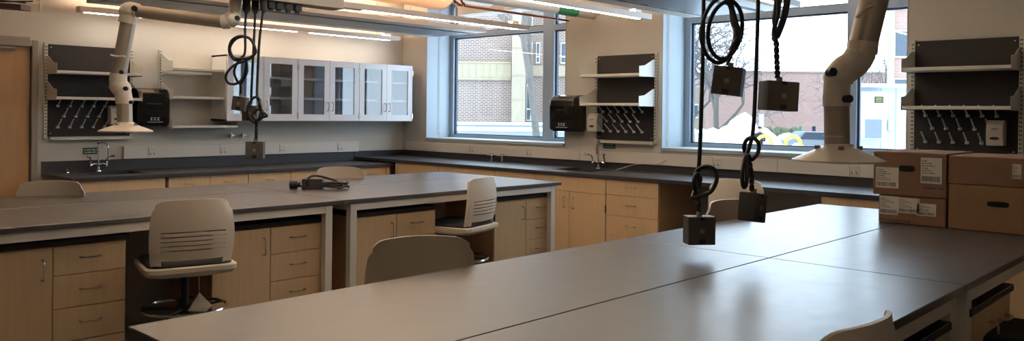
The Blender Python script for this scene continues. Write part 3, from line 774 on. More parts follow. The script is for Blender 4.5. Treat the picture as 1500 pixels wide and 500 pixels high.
# 2 straight, turned box
t = unit('dark grey outlet box turned edge-on below a small looped knot, right of the lowest box', (-3.8547,-7.0314,2.1228), GN); L = rel(t)
cordobj(t, [[L((-3.8547,-7.0314,2.1228)),L((-3.8587,-7.0288,1.7902)),L((-3.8664,-7.0222,1.4576)),L((-3.8773,-7.0111,1.3605)),L((-3.9089,-7.0070,1.3142)),L((-3.9437,-7.0142,1.2447)),L((-3.9397,-7.0186,1.2011)),L((-3.9323,-7.0264,1.2121)),L((-3.9215,-7.0231,1.2660)),L((-3.9199,-7.0244,1.3263)),L((-3.9085,-7.0365,1.3100)),L((-3.8918,-7.0542,1.3377)),L((-3.8901,-7.0558,1.3760)),L((-3.8885,-7.0282,1.3971)),L((-3.8870,-7.0008,1.3852)),L((-3.8741,-6.9855,1.3511)),L((-3.8624,-6.9980,1.3123)),L((-3.8770,-7.0118,1.2912))]], r0, [[L((-3.8770,-7.0117,1.2967)),L((-3.8710,-7.0183,1.2414)),L((-3.8707,-7.0190,1.1805))]])
gbox(t, L((-3.8684,-7.0217,1.1140)), CY+.85, .16, s=.10, d=.07, sz=.115)
# 3 coil with tilted box
t = unit('tilted dark grey outlet box under a big coiled black cord loop', (-3.9385,-6.9428,2.1214), GN); L = rel(t)
cordobj(t, [[L((-3.9366,-6.9448,2.1214)),L((-3.9376,-6.9445,1.9552)),L((-3.9259,-6.9572,1.9000)),L((-3.9198,-6.9639,1.8308)),L((-3.9435,-6.9683,1.7708)),L((-3.9674,-6.9577,1.7202)),L((-3.9937,-6.9300,1.6978)),L((-4.0329,-6.9029,1.7241)),L((-4.0502,-6.8843,1.7950)),L((-4.0449,-6.8895,1.8662)),L((-4.0246,-6.9108,1.9268)),L((-3.9875,-6.9353,1.9588)),L((-3.9406,-6.9705,1.9416)),L((-3.9030,-6.9814,1.8948)),L((-3.8842,-6.9726,1.8192)),L((-3.9175,-6.9667,1.7616)),L((-3.9546,-6.9567,1.7265)),L((-3.9900,-6.9339,1.7144)),L((-4.0128,-6.9096,1.7470)),L((-4.0225,-6.8990,1.8072)),L((-4.0154,-6.9063,1.8732)),L((-3.9859,-6.9227,1.9243)),L((-3.9413,-6.9406,1.9440)),L((-3.9147,-6.9546,1.8735)),L((-3.9048,-6.9653,1.8125)),L((-3.9214,-6.9625,1.7726)),L((-3.9288,-6.9548,1.7392)),L((-3.9382,-6.9451,1.7058)),L((-3.9381,-6.9453,1.6892))],
            [L((-3.9611,-6.9634,1.9455)),L((-3.9456,-6.9802,1.8688)),L((-3.9359,-6.9907,1.8141)),L((-3.9489,-6.9771,1.7809)),L((-3.9509,-6.9605,1.7486))],[L((-3.9155,-6.9389,1.9414)),L((-3.9093,-6.9458,1.8634)),L((-3.9362,-6.9758,1.8205)),L((-3.9376,-6.9890,1.7866)),L((-3.9251,-6.9587,1.7559))]], r0)
gbox(t, L((-3.9377,-6.9459,1.6255)), CY-.42, .12, s=.115, d=.085)
# 4 bundle
t = unit('dark grey outlet box below a twisted cord bundle, highest at right of the group', (-3.7977,-7.0919,2.1237), GN); L = rel(t)
cordobj(t, [[L((-3.8015,-7.0878,2.1236)),L((-3.8063,-7.0835,1.9573)),L((-3.8305,-7.0874,1.8717)),L((-3.8055,-7.0850,1.8132)),L((-3.8131,-7.0770,1.8020)),L((-3.8035,-7.0873,1.7856))],[L((-3.7862,-7.1039,2.1239)),L((-3.7968,-7.0936,1.9519)),L((-3.7869,-7.0753,1.8766)),L((-3.8132,-7.0769,1.8187)),L((-3.8244,-7.0942,1.7947))],
            [L((-3.7710,-7.1200,2.1241)),L((-3.7814,-7.1100,1.9300)),L((-3.7944,-7.0966,1.8578)),L((-3.8055,-7.0850,1.8077))],[L((-3.7596,-7.1321,2.1243)),L((-3.7739,-7.1179,1.9412)),L((-3.7849,-7.1066,1.8690)),L((-3.8017,-7.0891,1.8050))],[L((-3.8394,-7.0914,2.1177)),L((-3.8291,-7.1032,1.9421)),L((-3.8325,-7.0998,1.8762)),L((-3.8303,-7.0878,1.8332)),L((-3.8283,-7.1046,1.7994))]], r0*1.1,
            [[L((-3.8054,-7.0852,1.7911)),L((-3.8031,-7.0881,1.7080)),L((-3.8008,-7.0908,1.6415))]])
gbox(t, L((-3.7985,-7.0936,1.5668)), CY+.18, .05, s=.133, d=.085, sz=.118)
# far group
r1 = .0085
def plug(t, c):
    m = MB().cyl((c[0],c[1],c[2]-.03),(c[0],c[1],c[2]+.055),.024,10); m.cyl((c[0],c[1],c[2]-.045),(c[0],c[1],c[2]-.03),.014,10)
    m.build('plug','mblack',t)
t = unit('small grey outlet box hanging under double cord loops, left one over the far island', (-4.2788,-3.6698,2.1835), GF); L = rel(t)
plug(t, L((-4.2787,-3.6700,2.1612)))
cordobj(t, [[L((-4.2786,-3.6702,2.1434)),L((-4.2841,-3.6649,2.0276)),L((-4.2933,-3.6851,1.8705)),L((-4.3133,-3.6787,1.8297)),L((-4.3485,-3.6560,1.8108)),L((-4.3730,-3.6298,1.8634)),L((-4.3643,-3.6387,1.9342)),L((-4.3250,-3.6801,1.9658)),L((-4.2774,-3.7160,1.9497)),L((-4.2477,-3.7333,1.8845)),L((-4.2596,-3.7208,1.8400)),L((-4.3121,-3.6945,1.8203)),L((-4.3546,-3.6494,1.8284)),L((-4.3701,-3.6327,1.8900)),L((-4.3382,-3.6517,1.9487)),L((-4.2807,-3.6688,1.9654)),L((-4.2469,-3.7048,1.9304)),L((-4.2536,-3.7272,1.8489)),L((-4.2889,-3.7046,1.8124)),L((-4.3483,-3.6564,1.7799)),L((-4.3863,-3.6310,1.7303)),L((-4.3921,-3.6250,1.6862)),L((-4.3738,-3.6445,1.6556)),L((-4.3295,-3.6768,1.6654)),L((-4.3006,-3.6926,1.7237)),L((-4.2918,-3.7015,1.7946)),L((-4.3071,-3.6852,1.8209)),L((-4.3363,-3.6691,1.7934)),L((-4.3511,-3.6536,1.7357)),L((-4.3337,-3.6577,1.6789)),L((-4.3134,-3.6647,1.6529)),L((-4.3031,-3.6469,1.5824))],
            [L((-4.3019,-3.7199,1.8022)),L((-4.2986,-3.7238,1.7406)),L((-4.3134,-3.7083,1.6874)),L((-4.3234,-3.6833,1.6523))],[L((-4.2753,-3.7475,1.9261)),L((-4.2599,-3.7642,1.8646)),L((-4.2758,-3.7328,1.8341))]], r1)
gbox(t, L((-4.3028,-3.6474,1.5290)), CY-.15, .12, s=.092, d=.05)
t = unit('small grey outlet box hanging half behind a knotted cord, middle one over the far island', (-4.2218,-3.6719,2.1894), GF); L = rel(t)
plug(t, L((-4.2186,-3.6754,2.1670)))
cordobj(t, [[L((-4.2185,-3.6756,2.1491)),L((-4.2235,-3.6712,1.9427)),L((-4.2212,-3.6458,1.6743)),L((-4.2235,-3.6440,1.5303))]], r1)
gbox(t, L((-4.2061,-3.6045,1.4671)), CY, 0, s=.10, d=.05)
t = unit('small grey outlet box hanging lowest, below a knotted cord, over the far island', (-4.2024,-3.7507,2.1847), GF); L = rel(t)
plug(t, L((-4.2023,-3.7509,2.1669)))
cordobj(t, [[L((-4.2022,-3.7510,2.1491)),L((-4.2194,-3.7338,1.9397)),L((-4.2272,-3.7268,1.6726)),L((-4.2369,-3.7461,1.5743)),L((-4.2348,-3.7777,1.5300)),L((-4.2315,-3.7815,1.4771)),L((-4.2484,-3.7783,1.4240)),L((-4.2726,-3.7528,1.4148)),L((-4.2940,-3.7299,1.4586)),L((-4.2913,-3.7325,1.5159)),L((-4.2623,-3.7484,1.5693)),L((-4.2328,-3.7651,1.5566)),L((-4.2325,-3.7657,1.4947)),L((-4.2163,-3.7976,1.4685)),L((-4.2092,-3.8197,1.4511)),L((-4.2304,-3.7973,1.4419)),L((-4.2545,-3.7719,1.4239)),L((-4.2647,-3.7463,1.4589)),L((-4.2437,-3.7684,1.4946)),L((-4.2203,-3.7787,1.4860)),L((-4.2149,-3.7700,1.4417)),L((-4.2258,-3.7295,1.4145))]], r1*1.05, [[L((-4.2289,-3.7262,1.4234)),L((-4.2312,-3.7244,1.2809))]])
gbox(t, L((-4.2340,-3.7217,1.2275)), CY+.12, 0, s=.112, d=.075)

# outlet box and coiled cord lying on the far island
t = thing('coiled_outlet','grey outlet box with black plug and coiled black cord lying on the far island','hanging outlet',(-3.57,-3.47,.9143)); l0 = Vector(t.location)
L = lambda p: tuple(Vector(p)-l0)
c = Vector((-3.6,-3.42,.951))-l0
b = MB().box(-.075,.075,-.035,.035,-.035,.037).xf(Matrix.Translation(c)@Matrix.Rotation(CY,4,'Z')).build('outlet_box','boxg',t,bevel=.002)
m = MB().box(-.073,.073,-.033,.033,.0372,.0385).xf(Matrix.Translation(c)@Matrix.Rotation(CY,4,'Z')); m.build('cover_plate','boxp',b)
pc = c+Vector((-.115,.075,-.005))
m = MB().cyl(pc+Vector((-.02,.02,0)),pc+Vector((.02,-.015,0)),.03,14).cyl(pc+Vector((.02,-.015,0)),pc+Vector((.035,-.03,0)),.018,12); m.build('plug','mblack',t)
m = MB()
cc = c+Vector((.115,-.10,0)); Rz = Matrix.Rotation(CY,3,'Z'); pts = []
for k in range(70):
    a = k*2*PI/17; rr_ = .095+.012*math.sin(k*.7)
    pts.append(cc+Rz@Vector((rr_*1.1*math.cos(a), rr_*.55*math.sin(a), -.022+.009*(k/17)+.004*math.sin(k*1.3))))
m.tube(catmull(pts,3),.0085,7)
m.tube(catmull([c+Rz@Vector(p) for p in ((-.03,-.04,-.01),(-.035,-.045,.03),(-.01,-.02,.058),(.03,.0,.06),(.10,.0,.045),(.19,-.02,.02),(.235,-.04,-.01),(.20,-.08,-.022))],5),.0085,7)
m.tube(catmull([pc+Vector((.03,-.025,0)),pc+Vector((.04,-.06,-.015)),c+Rz@Vector((-.075,-.02,-.01))],5),.008,7)
m.build('cord','cord',t)

# ------------------------------------------------------------------ cardboard boxes (front faces the aisle, x = -2.33)
def cbox(label, x0, y0, y1, z0, z1, depth, mt='card', marks=()):
    t = thing('cardboard_box', label, 'box', (x0,y0,z0), 0, None)
    W = y0-y1; Hh = z1-z0     # local: y from 0 to -W, x from 0 to depth
    MB().box(0,depth,-W,0,0,Hh).build('carton', mt, t, bevel=.004)
    m = MB().box(0.0,depth,-W/2-.03,-W/2+.03,Hh,Hh+.0015); m.build('tape','card2' if mt == 'card' else 'card',t)
    rnd = random.Random(len(label))
    for k in marks:
        kind, a, b, c, d = k    # a..b across, c..d up, fractions
        ya_, yb_ = -W*a, -W*b; za, zb = Hh*c, Hh*d
        if kind == 'hole':
            n = 20; cy_, cz_ = (ya_+yb_)/2, (za+zb)/2; hw, hh = abs(ya_-yb_)/2, (zb-za)/2
            pts = []
            for i in range(n):
                an = 2*PI*i/n; pts.append((cy_+math.copysign(abs(math.cos(an))**.5,math.cos(an))*hw, cz_+math.copysign(abs(math.sin(an))**.6,math.sin(an))*hh))
            MB().prism(pts,'x',-.0012,.001).build('hand_hole','dark',t)
        elif kind == 'label':
            lb = MB().box(-.0015,-.0003,yb_,ya_,za,zb).build('shipping_label','paper',t)
            g = MB(); w_ = ya_-yb_; h_ = zb-za
            y = ya_-w_*.06
            while y > yb_+w_*.1:
                bw = rnd.uniform(.0012,.004); g.box(-.0022,-.0016,y-bw,y,za+h_*.08,za+h_*.28); y -= bw+rnd.uniform(.0015,.004)
            for i in range(6):
                zz = za+h_*(.38+.095*i); x_ = ya_-w_*.06
                while x_ > yb_+w_*.35*(1+(i%3)*.5):
                    ww = rnd.uniform(.004,.012); g.box(-.0022,-.0016,x_-ww,x_,zz,zz+h_*.035); x_ -= ww+.004
            g.build('label_print','ink',lb)
        elif kind == 'smudge':
            g = MB(); x_ = ya_
            while x_ > yb_:
                ww = rnd.uniform(.006,.014); g.box(-.0010,-.0002,x_-ww,x_,za+rnd.uniform(0,.004),zb); x_ -= ww+.006
            g.build('printed_marks','ink',t)
    return t
X0 = -2.33
cbox('brown cardboard carton resting on the bench, lower left of the stack, with wide shipping labels', X0, -6.984,-7.322,.9145,1.064,.48,'card',[('label',.02,.30,.30,.97),('label',.30,.62,.40,.95),('label',.58,.86,.36,.80),('smudge',.04,.5,.06,.14)])
cbox('brown cardboard carton on top left of the stack, with hand hole and two white labels', X0-.005, -6.956,-7.324,1.066,1.30,.5,'card',[('label',.04,.36,.16,.64),('hole',.36,.58,.56,.70),('label',.66,.94,.32,.90),('smudge',.70,.95,.18,.24)])
cbox('large brown carton with oval hand hole resting on the bench at the right edge', X0, -7.332,-7.775,.9145,1.145,.5,'card2',[('hole',.40,.62,.56,.68)])
cbox('flat brown carton lid box on top right of the stack with a small white sticker', X0, -7.330,-7.72,1.147,1.292,.5,'card',[('label',.74,.84,.30,.80)])
# ------------------------------------------------------------------ chilled beams, pendant lights, ducts, pipes
def beam(label, x0, x1, y0, y1, z=2.42, zt=2.475):
    t = thing('ceiling_beam', label, 'ceiling panel', (x0,(y0+y1)/2,z), 0, 'long ceiling climate panels')
    L0 = x1-x0; hw = (y1-y0)/2
    MB().box(0,L0,-hw,hw,.002,zt-z).build('housing','beam',t,bevel=.003)
    g = hw*.52
    gr = MB().box(.04,L0-.04,-g,g,-.004,.0015).build('grille','grille',t)
    MB().box(.02,L0-.02,-g-.045,-g-.02,-.001,.0015).box(.02,L0-.02,g+.02,g+.045,-.001,.0015).build('air_slot','mblack',t)
    s = MB(); n = int(L0/.3)
    for k in range(n):
        for sg in (-1,1): s.box(.06+k*.3,.24+k*.3,sg*g*.96-.006,sg*g*.96+.006,-.0052,-.0042)
    s.build('grille_edge','standard',gr)
    for x in (.4,L0-.4):
        for sg in (-1,1): MB().tube([(x,sg*hw*.8,zt-z),(x,sg*hw*.8,H-z-.002)],.005,6).build('hanger_rod','nickel',t)
    return t
beam('long grey grilled ceiling panel between the first two pendant lights', -4.3+.0, -.29, -1.88, -.88)
beam('long grey grilled ceiling panel near the right window, upper right', -3.3, -.12, -5.42, -4.42)
beam('ceiling climate panel hanging over the middle aisle, behind the camera', -8.8, -5.2, -10.4, -9.4)
def pendant(label, x0, x1, y, z=2.405, segs=None, w=.1, up='upl'):
    t = thing('pendant_light', label, 'light', (x0,y,z), 0, 'long linear pendant lights')
    L0 = x1-x0
    MB().box(0,L0,-w/2,w/2,.003,.055).build('housing','pend',t,bevel=.002)
    for a,b in segs:
        MB().box(a-x0,b-x0,-w/2+.028,w/2-.028,-.001,.0028).build('lens','lens',t)
    MB().box(.05,L0-.05,-w/2+.02,w/2-.02,.0553,.057).build('uplight_lens',up,t)
    for x in (.35,L0/2,L0-.35): MB().tube([(x,0,.058),(x,0,H-z-.002)],.003,5).build('suspension_wire','nickel',t)
    MB().box(L0-.25,L0-.15,-.03,.03,.058,.085).build('canopy_clip','whitep',t)
    return t
pendant('long pendant light nearest the glass cabinet wall', -4.16,-.3,-.26, segs=((-4.1,-2.62),(-2.6,-1.8),(-1.62,-.45)))
pendant('long pendant light crossing in front of the left window', -5.4,-.3,-2.5, segs=((-5.3,-2.95),(-2.88,-2.76),(-2.5,-1.6),(-1.56,-.45)))
pendant('long pendant light ending beside the drying rack between the windows', -5.4,-.3,-4.1, segs=((-5.3,-3.0),(-2.95,-1.45),(-1.4,-.45)), up='upn')
pendant('long pendant light ending in front of the right window', -5.4,-.3,-5.58, segs=((-5.3,-3.0),(-2.95,-1.45),(-1.4,-.45)), up='upn')
pendant('unseen long pendant light added behind the camera to light the room', -11.2,-7.4,-10.6, segs=((-11.1,-9.0),(-8.9,-7.5)), up='upn')  # unseen, added to brighten the room from behind the camera

t = thing('air_duct','fat cream wrapped air duct glowing above the pendant light at top centre','duct',(-2.9,-1.62,2.93))
pr = [(0,.27),(.35,.262),(.7,.272),(1.05,.262),(1.4,.272),(1.7,.262),(2.0,.275),(2.13,.27)]
m = MB(); m.tube([(p[0],0,0) for p in pr],[p[1] for p in pr],28,smooth=True); m.build('wrapped_duct','duct',t)
MB().tube([(2.13,0,0),(2.2,0,0),(2.9-.001,0,0)],[.275,.16,.16],20).build('reducer','pipe',t)
IP = tag(MB().tube([(-4.5,-3.2,2.56),(-.001,-3.2,2.56)],.055,16).build('insulated_pipe','pipe'),'fat white insulated pipe running to the wall above the left window','pipe')
for yy, zz, lab, r_ in ((-2.86,2.515,'thin copper pipe with green tag under the insulated pipe',.012),(-2.76,2.535,'thin copper pipe with yellow tag beside the left window top',.012)):
    tag(MB().tube(catmull([(-1.62,yy,H-.001),(-1.62,yy,2.62),(-1.58,yy,zz+.02),(-1.5,yy,zz),(-.9,yy,zz),(-.001,yy-.0,zz)],5),r_,8).build('copper_pipe','copper'),lab,'pipe')
MB().tube([(-.62,-2.76,2.535),(-.45,-2.76,2.535)],.016,10).build('yellow_sleeve','yel',bpy.data.objects['copper_pipe.001'])
m = MB().tube([(-.62,-3.2,2.56),(-.30,-3.2,2.56)],.0565,16)
m.build('green_sleeve','grn',IP)
tag(MB().box(.05,.3,-2.7,-1.0,2.72,2.84).build('blind_cassette','beam',bevel=.004),'beige roller blind housing across the top of the left window','blind')
# top-left tray with cables
t = thing('cable_tray','dark brown cable tray at the top left corner with wires above','cable tray',(-5.2349,-1.9294,2.2153)); l0 = Vector(t.location)
a = Vector((-5.4357,-1.7167,2.2462))-l0; b = Vector((-5.1079,-2.0639,2.2174))-l0; up = Vector((0,0,.035))
d = (b-a).normalized(); s_ = Vector((-d.y,d.x,0))*.06
m = MB(); vs = [a-s_-up,b-s_-up,b+s_-up,a+s_-up,a-s_+up*.0,b-s_+up*.0,b+s_,a+s_]; m.add(vs,[(3,2,1,0),(4,5,6,7),(0,1,5,4),(1,2,6,5),(2,3,7,6),(3,0,4,7)]); m.build('tray','brown',t)
m = MB()
for k in range(4):
    o_ = Vector((0,0,.012+.01*k)); m.tube(catmull([a+o_,(a+b)/2+o_+Vector((0,0,.01*(-1)**k)),b+o_*1.5+d*(.05*k)],5),.005,5)
m.build('wires','mblack',t)
tag(MB().tube([(Vector((-5.0374,-2.1387,2.1796))+Vector((0,0,H-.001-Vector((-5.0374,-2.1387,2.1796)).z))),(-5.0374,-2.1387,2.1796)],.005,6).build('drop_rod','nickel'),'thin metal rod hanging at the top left beside the cable tray','rod')
# ------------------------------------------------------------------ outside
GZ = -.8
C0 = Vector((-6.939,-8.575,0)); Fh = Vector((math.cos(ya),math.sin(ya),0)); Rh = R
def out(px, D, z=GZ):
    p = C0 + Fh*D + Rh*((px-750)/1191*D); return (p.x, p.y, z)
def zof(y, D): return 1.484-(y-170.3)*D/1191
RZ = ya-PI/2
g = MB(); g.box(.9,160,-90,130,GZ-.3,GZ); tag(g.build('snowy_ground','snow'), None, None, kind='structure')
# brick building with limestone pier, seen in the left window
D = 36; O = out(670,D); k = D/1191
t = thing('brick_building','brick building with pale limestone pier and ribbed band seen through the left window','building',O,RZ)
X = lambda px: (px-670)*k
Z = lambda y: zof(y,D)-GZ
b = MB().box(X(560),X(750),.0,6,0,Z(-90)); b.build('brick_wall','brickA',t)
m = MB().box(X(560),X(748),-.12,0,Z(120),Z(96)); m.box(X(560),X(748),-.16,0,Z(97),Z(94.5)); m.box(X(560),X(748),-.16,0,Z(121.5),Z(119))
m.build('ribbed_band','limep',t)
s = MB()
for i in range(18): 
    x = X(566)+i*X(680); s.box(x,x+.03,-.135,-.12,Z(118.5),Z(97.5))
s.build('rib_lines','lime',t)
m = MB().box(X(749),X(769),-.6,4,0,Z(-90)); m.build('limestone_pier','lime',t)
for y in (115,150,75): MB().box(X(748.7),X(769.3),-.62,-.6,Z(y+.6),Z(y)).build('pier_joint','limep',t)
b = MB().box(X(769),X(1010),2.0,6,0,Z(-90)); b.build('side_brick_wall','brickA',t)
m = MB().box(X(769),X(1010),1.85,2.0,Z(112),Z(96)); m.build('side_band','lime',t)
for (x0,x1,y0,y1) in ((772,780,60,92),(772,779,125,181),(786,792,60,92),(812,819,60,92),(812,819,125,181),(824,832,60,92),(772,780,20,48),(812,819,20,48)):
    f = MB().box(X(x0),X(x1),1.9,2.0,Z(y1),Z(y0)).build('window','winf',t)
    ym = y0+(y1-y0)*.68
    MB().box(X(x0+1),X(x1-1),1.88,1.9,Z(ym-1),Z(y0+1.5)).box(X(x0+1),X(x1-1),1.88,1.9,Z(y1-1.5),Z(ym+1)).build('pane','wing',f)
m = MB().box(X(560),X(795),-1.4,-.01,0,Z(186)); m.build('plinth','asphalt',t)
m = MB().box(X(558),X(797),-1.5,.02,Z(186.2),Z(183)); m.build('snow_ledge','snow',t)
D2 = 26
t2 = thing('low_wall','low grey wall with snow in front of the brick building','wall',out(640,D2),RZ)
MB().box(0,5,0,.4,0,zof(196,D2)-GZ).build('wall_block','asphalt',t2); MB().box(-.05,5.05,-.05,.45,zof(196,D2)-GZ,zof(191,D2)-GZ).build('snow_cap','snow',t2)
# long low brick building, right window
D = 60; k = D/1191; O = out(1040,D); X = lambda px: (px-1040)*k; Z = lambda y: zof(y,D)-GZ
t = thing('long_brick_building','long low mauve brick building seen through the right window','building',O,RZ)
MB().box(X(1034),X(1420),0,8,0,Z(104)).build('brick_wall','brickB',t)
MB().box(X(1033),X(1421),-.1,8.1,Z(105.5),Z(103.5)).build('parapet','lime',t)
t = thing('pale_building','pale stone building with a paned window at the left edge of the right window','building',O,RZ)
MB().box(X(930),X(1033.5),1,8,0,Z(128)).build('stone_wall','lime',t)
f = MB().box(X(1011),X(1027),.9,1,Z(174),Z(153)).build('window','winf',t)
MB().box(X(1012),X(1018.5),.85,.9,Z(172),Z(155)).box(X(1019.5),X(1026),.85,.9,Z(172),Z(155)).build('pane','wing',f)
# tall building at right
D = 40; k = D/1191; O = out(1300,D); X = lambda px: (px-1300)*k; Z = lambda y: zof(y,D)-GZ
t = thing('tall_brick_building','tall brick building with dark window and pale corner, upper right of the right window','building',O,RZ)
MB().prism([(X(1306),0),(X(1500),0),(X(1500)+3.7,8),(X(1306)+3.7,8)],'z',0,Z(-80)).build('brick_wall','brickB',t)
MB().prism([(X(1296),-.2),(X(1306.5),-.2),(X(1306.5)+3.3,7),(X(1296)+3.4,7)],'z',0,Z(-80)).build('stone_corner','lime',t)
for (y0,y1) in ((42,82),(112,132),(-30,12)):
    f = MB().box(X(1306.5),X(1345),-.12,0,Z(y1),Z(y0)).build('window','winf',t)
    MB().box(X(1308.5),X(1326),-.15,-.12,Z(y1-2),Z(y0+2)).box(X(1328),X(1343),-.15,-.12,Z(y1-2),Z(y0+2)).build('pane','wing',f)
# white utility cabin with air conditioner
D = 13; k = D/1191; O = out(1255,D); X = lambda px: (px-1255)*k; Z = lambda y: zof(y,D)-GZ
t = thing('utility_cabin','pale blue white utility cabin standing outside the right window','cabin',O,RZ)
MB().prism([(X(1246),0),(X(1420),0),(X(1420)+1.1,2.5),(X(1246)+1.1,2.5)],'z',0,Z(126)).build('cabin_wall','metalw',t)
MB().prism([(X(1244),-.12),(X(1422),-.12),(X(1422)+1.15,2.6),(X(1244)+1.15,2.6)],'z',Z(126),Z(121)).build('snowy_roof_edge','snow',t)
MB().box(X(1290),X(1291),-.01,0,0,Z(128)).box(X(1312),X(1312.6),-.01,0,0,Z(128)).build('panel_joint','alu',t)
u = MB().box(X(1256),X(1289),-.25,0,Z(201),Z(133)).build('air_conditioner','acw',t,bevel=.01)
MB().box(X(1257),X(1281),-.262,-.25,Z(200),Z(173)).build('vent_grille','acd',u)
MB().box(X(1270.5),X(1283),-.256,-.25,Z(149),Z(140)).build('warning_plate','mblack',u)
MB().box(X(1272),X(1281.5),-.259,-.256,Z(144.5),Z(144.1)).box(X(1272),X(1281.5),-.259,-.256,Z(147),Z(146.6)).box(X(1272),X(1281.5),-.259,-.256,Z(142.4),Z(142.0)).build('warning_lines','yel',u)
MB().box(X(1298),X(1307),-.08,0,Z(189),Z(174)).build('meter_box','acw',t,bevel=.01)
# snow banks
def bank(label, px0, px1, D, prof, depth):
    O = out((px0+px1)/2, D); t = MB(); n = 40; mrows = 8; W = (px1-px0)/1191*D; rnd = random.Random(px0)
    vs = []; ph = [rnd.uniform(0,6) for _ in range(4)]
    for j in range(mrows+1):
        for i in range(n+1):
            u = i/n; v = j/mrows
            h = 0
            for (c, w_, hh) in prof: h = max(h, hh*math.exp(-((u-c)/w_)**2))
            h = h*math.sin(PI*v)**.7 * (1+.08*math.sin(u*23+ph[0])+.05*math.sin(u*51+ph[1]+v*5))
            if i in (0,n) or j in (0,mrows): h = 0
            vs.append(((u-.5)*W, (v-.5)*depth, h-.01))
    fs = [(j*(n+1)+i, j*(n+1)+i+1, (j+1)*(n+1)+i+1, (j+1)*(n+1)+i) for j in range(mrows) for i in range(n)]
    t.add(vs, fs, True); o = t.build('snow_bank','snow',loc=O,rotz=RZ); tag(o,label,'snow bank'); return o
bank('big rounded snow bank left of the yellow hoops', 985, 1118, 46, [(.1,.3,1.75),(.4,.25,1.65),(.75,.28,2.35)], 6)
bank('lower snow bank behind the yellow hoops', 1105, 1225, 50, [(.1,.25,1.5),(.4,.2,1.25),(.8,.25,1.2)], 5)
# hedge, signs
D = 56; k = D/1191
h = MB(); rnd = random.Random(2)
for i in range(60):
    x = rnd.uniform(-1.2,1.2)*1.0; h.ball((x,rnd.uniform(-.3,.3),.9+rnd.uniform(-.3,.42)),rnd.uniform(.2,.34),7)
tag(h.build('hedge','hedge',loc=out(1142,D),rotz=RZ),'olive green hedge behind the snow banks','hedge')
def signpost(label, px, y0, y1, w_, D, mt, y2=215):
    t = thing('street_sign', label, 'sign', out(px,D), RZ)
    MB().cyl((0,0,0),(0,0,zof(y0,D)-GZ),.04,8).build('post','steelgrey',t)
    k = D/1191
    MB().box(-w_*k/2,w_*k/2,-.06,-.04,zof(y1,D)-GZ,zof(y0,D)-GZ).build('sign_plate',mt,t)
    if mt == 'bluesign': MB().box(-w_*k*.3,w_*k*.3,-.065,-.06,zof(y0+4,D)-GZ,zof(y0+2,D)-GZ).box(-w_*k*.2,w_*k*.2,-.065,-.06,zof(y1-3,D)-GZ,zof(y0+7,D)-GZ).build('sign_print','whitep',t)
signpost('tall pale blue parking sign behind the person', 1115, 167, 188, 7, 44, 'bluesign')
signpost('small green sign right of the hedge', 1172, 184, 193, 4, 54, 'grn')
signpost('small blue sign right of the green one', 1192, 184, 192, 5, 54, 'knobb')
def car(label, px, D, mt):
    t = thing('parked_car', label, 'car', out(px,D), RZ)
    prof = [(-1.9,.35),(1.9,.35),(1.95,.8),(1.2,.9),(.7,1.4),(-.8,1.42),(-1.4,.95),(-1.95,.85)]
    MB().prism(prof,'y',-.8,.8).build('car_body',mt,t,bevel=.06,seg=2)
    MB().prism([(-1.05,.95),(1.0,.92),(.62,1.34),(-.72,1.36)],'y',-.815,.815).build('car_glass','wing',t)
    for x in (-1.2,1.2):
        for y in (-.72,.72): MB().cyl((x,y-.1,.33),(x,y+.1,.33),.33,16).build('wheel','mblack',t)
car('dark car parked between the hoops and the extraction hood', 1190, 49, 'asphalt')
# yellow hoops
def hoop(label, px, D=40, w_=22):
    r_ = w_/2*D/1191; t = MB(); zt = zof(199,D)-GZ
    pts = [(-r_,0,0),(-r_,0,zt-r_)] + [(-r_*math.cos(a),0,zt-r_+r_*math.sin(a)) for a in [PI*i/12 for i in range(1,12)]] + [(r_,0,zt-r_),(r_,0,0)]
    t.tube(pts,.085,10); o = t.build('yellow_hoop','hoop',loc=out(px,D),rotz=RZ); tag(o,label,'hoop','yellow hoop barriers')
hoop('yellow tubular hoop in the snow next to the person', 1120); hoop('yellow tubular hoop in the snow right of the hedge', 1162)
tag(MB().box(-.3,.3,-.25,.25,0,zof(196,34)-GZ).build('litter_bin','steelgrey',loc=out(1027,34),rotz=RZ,bevel=.03),'small grey utility box in the snow at the left of the right window','bin')
# person in a dark coat
D = 42; pz = zof(188,D)-GZ-1.72
t = thing('person','person in a dark coat and cap standing by the snow bank','person',out(1113,D,GZ),RZ)
def body_mesh(parent):
    m = MB()
    m.tube([(0,0,.92),(0,0,1.05),(0,0,1.25),(0,0,1.40),(0,0,1.47)],[.17,.19,.21,.19,.07],12)
    for sg in (-1,1):
        m.tube([(sg*.09,0,.95),(sg*.1,0,.5),(sg*.1,.02,.08),(sg*.1,-.1,.04)],[.1,.075,.055,.05],8)
        m.tube(catmull([(sg*.18,0,1.40),(sg*.25,-.02,1.15),(sg*.2,-.16,1.02),(sg*.06,-.22,1.06)],3),[.075,.07,.065,.06,.055,.05,.05,.045,.045,.04],8)
    return m
bm_ = body_mesh(t); bo = bm_.build('body','coat',t)
MB().tube([(0,0,1.45),(0,-.01,1.53)],.05,8).ball((0,-.01,1.62),.1,12,(.82,.95,1.15)).build('head','skin',t)
MB().lathe([(.105,0),(.11,.05),(.08,.1),(.001,.12)],12,(0,0,1.65)).build('cap','coat',t)
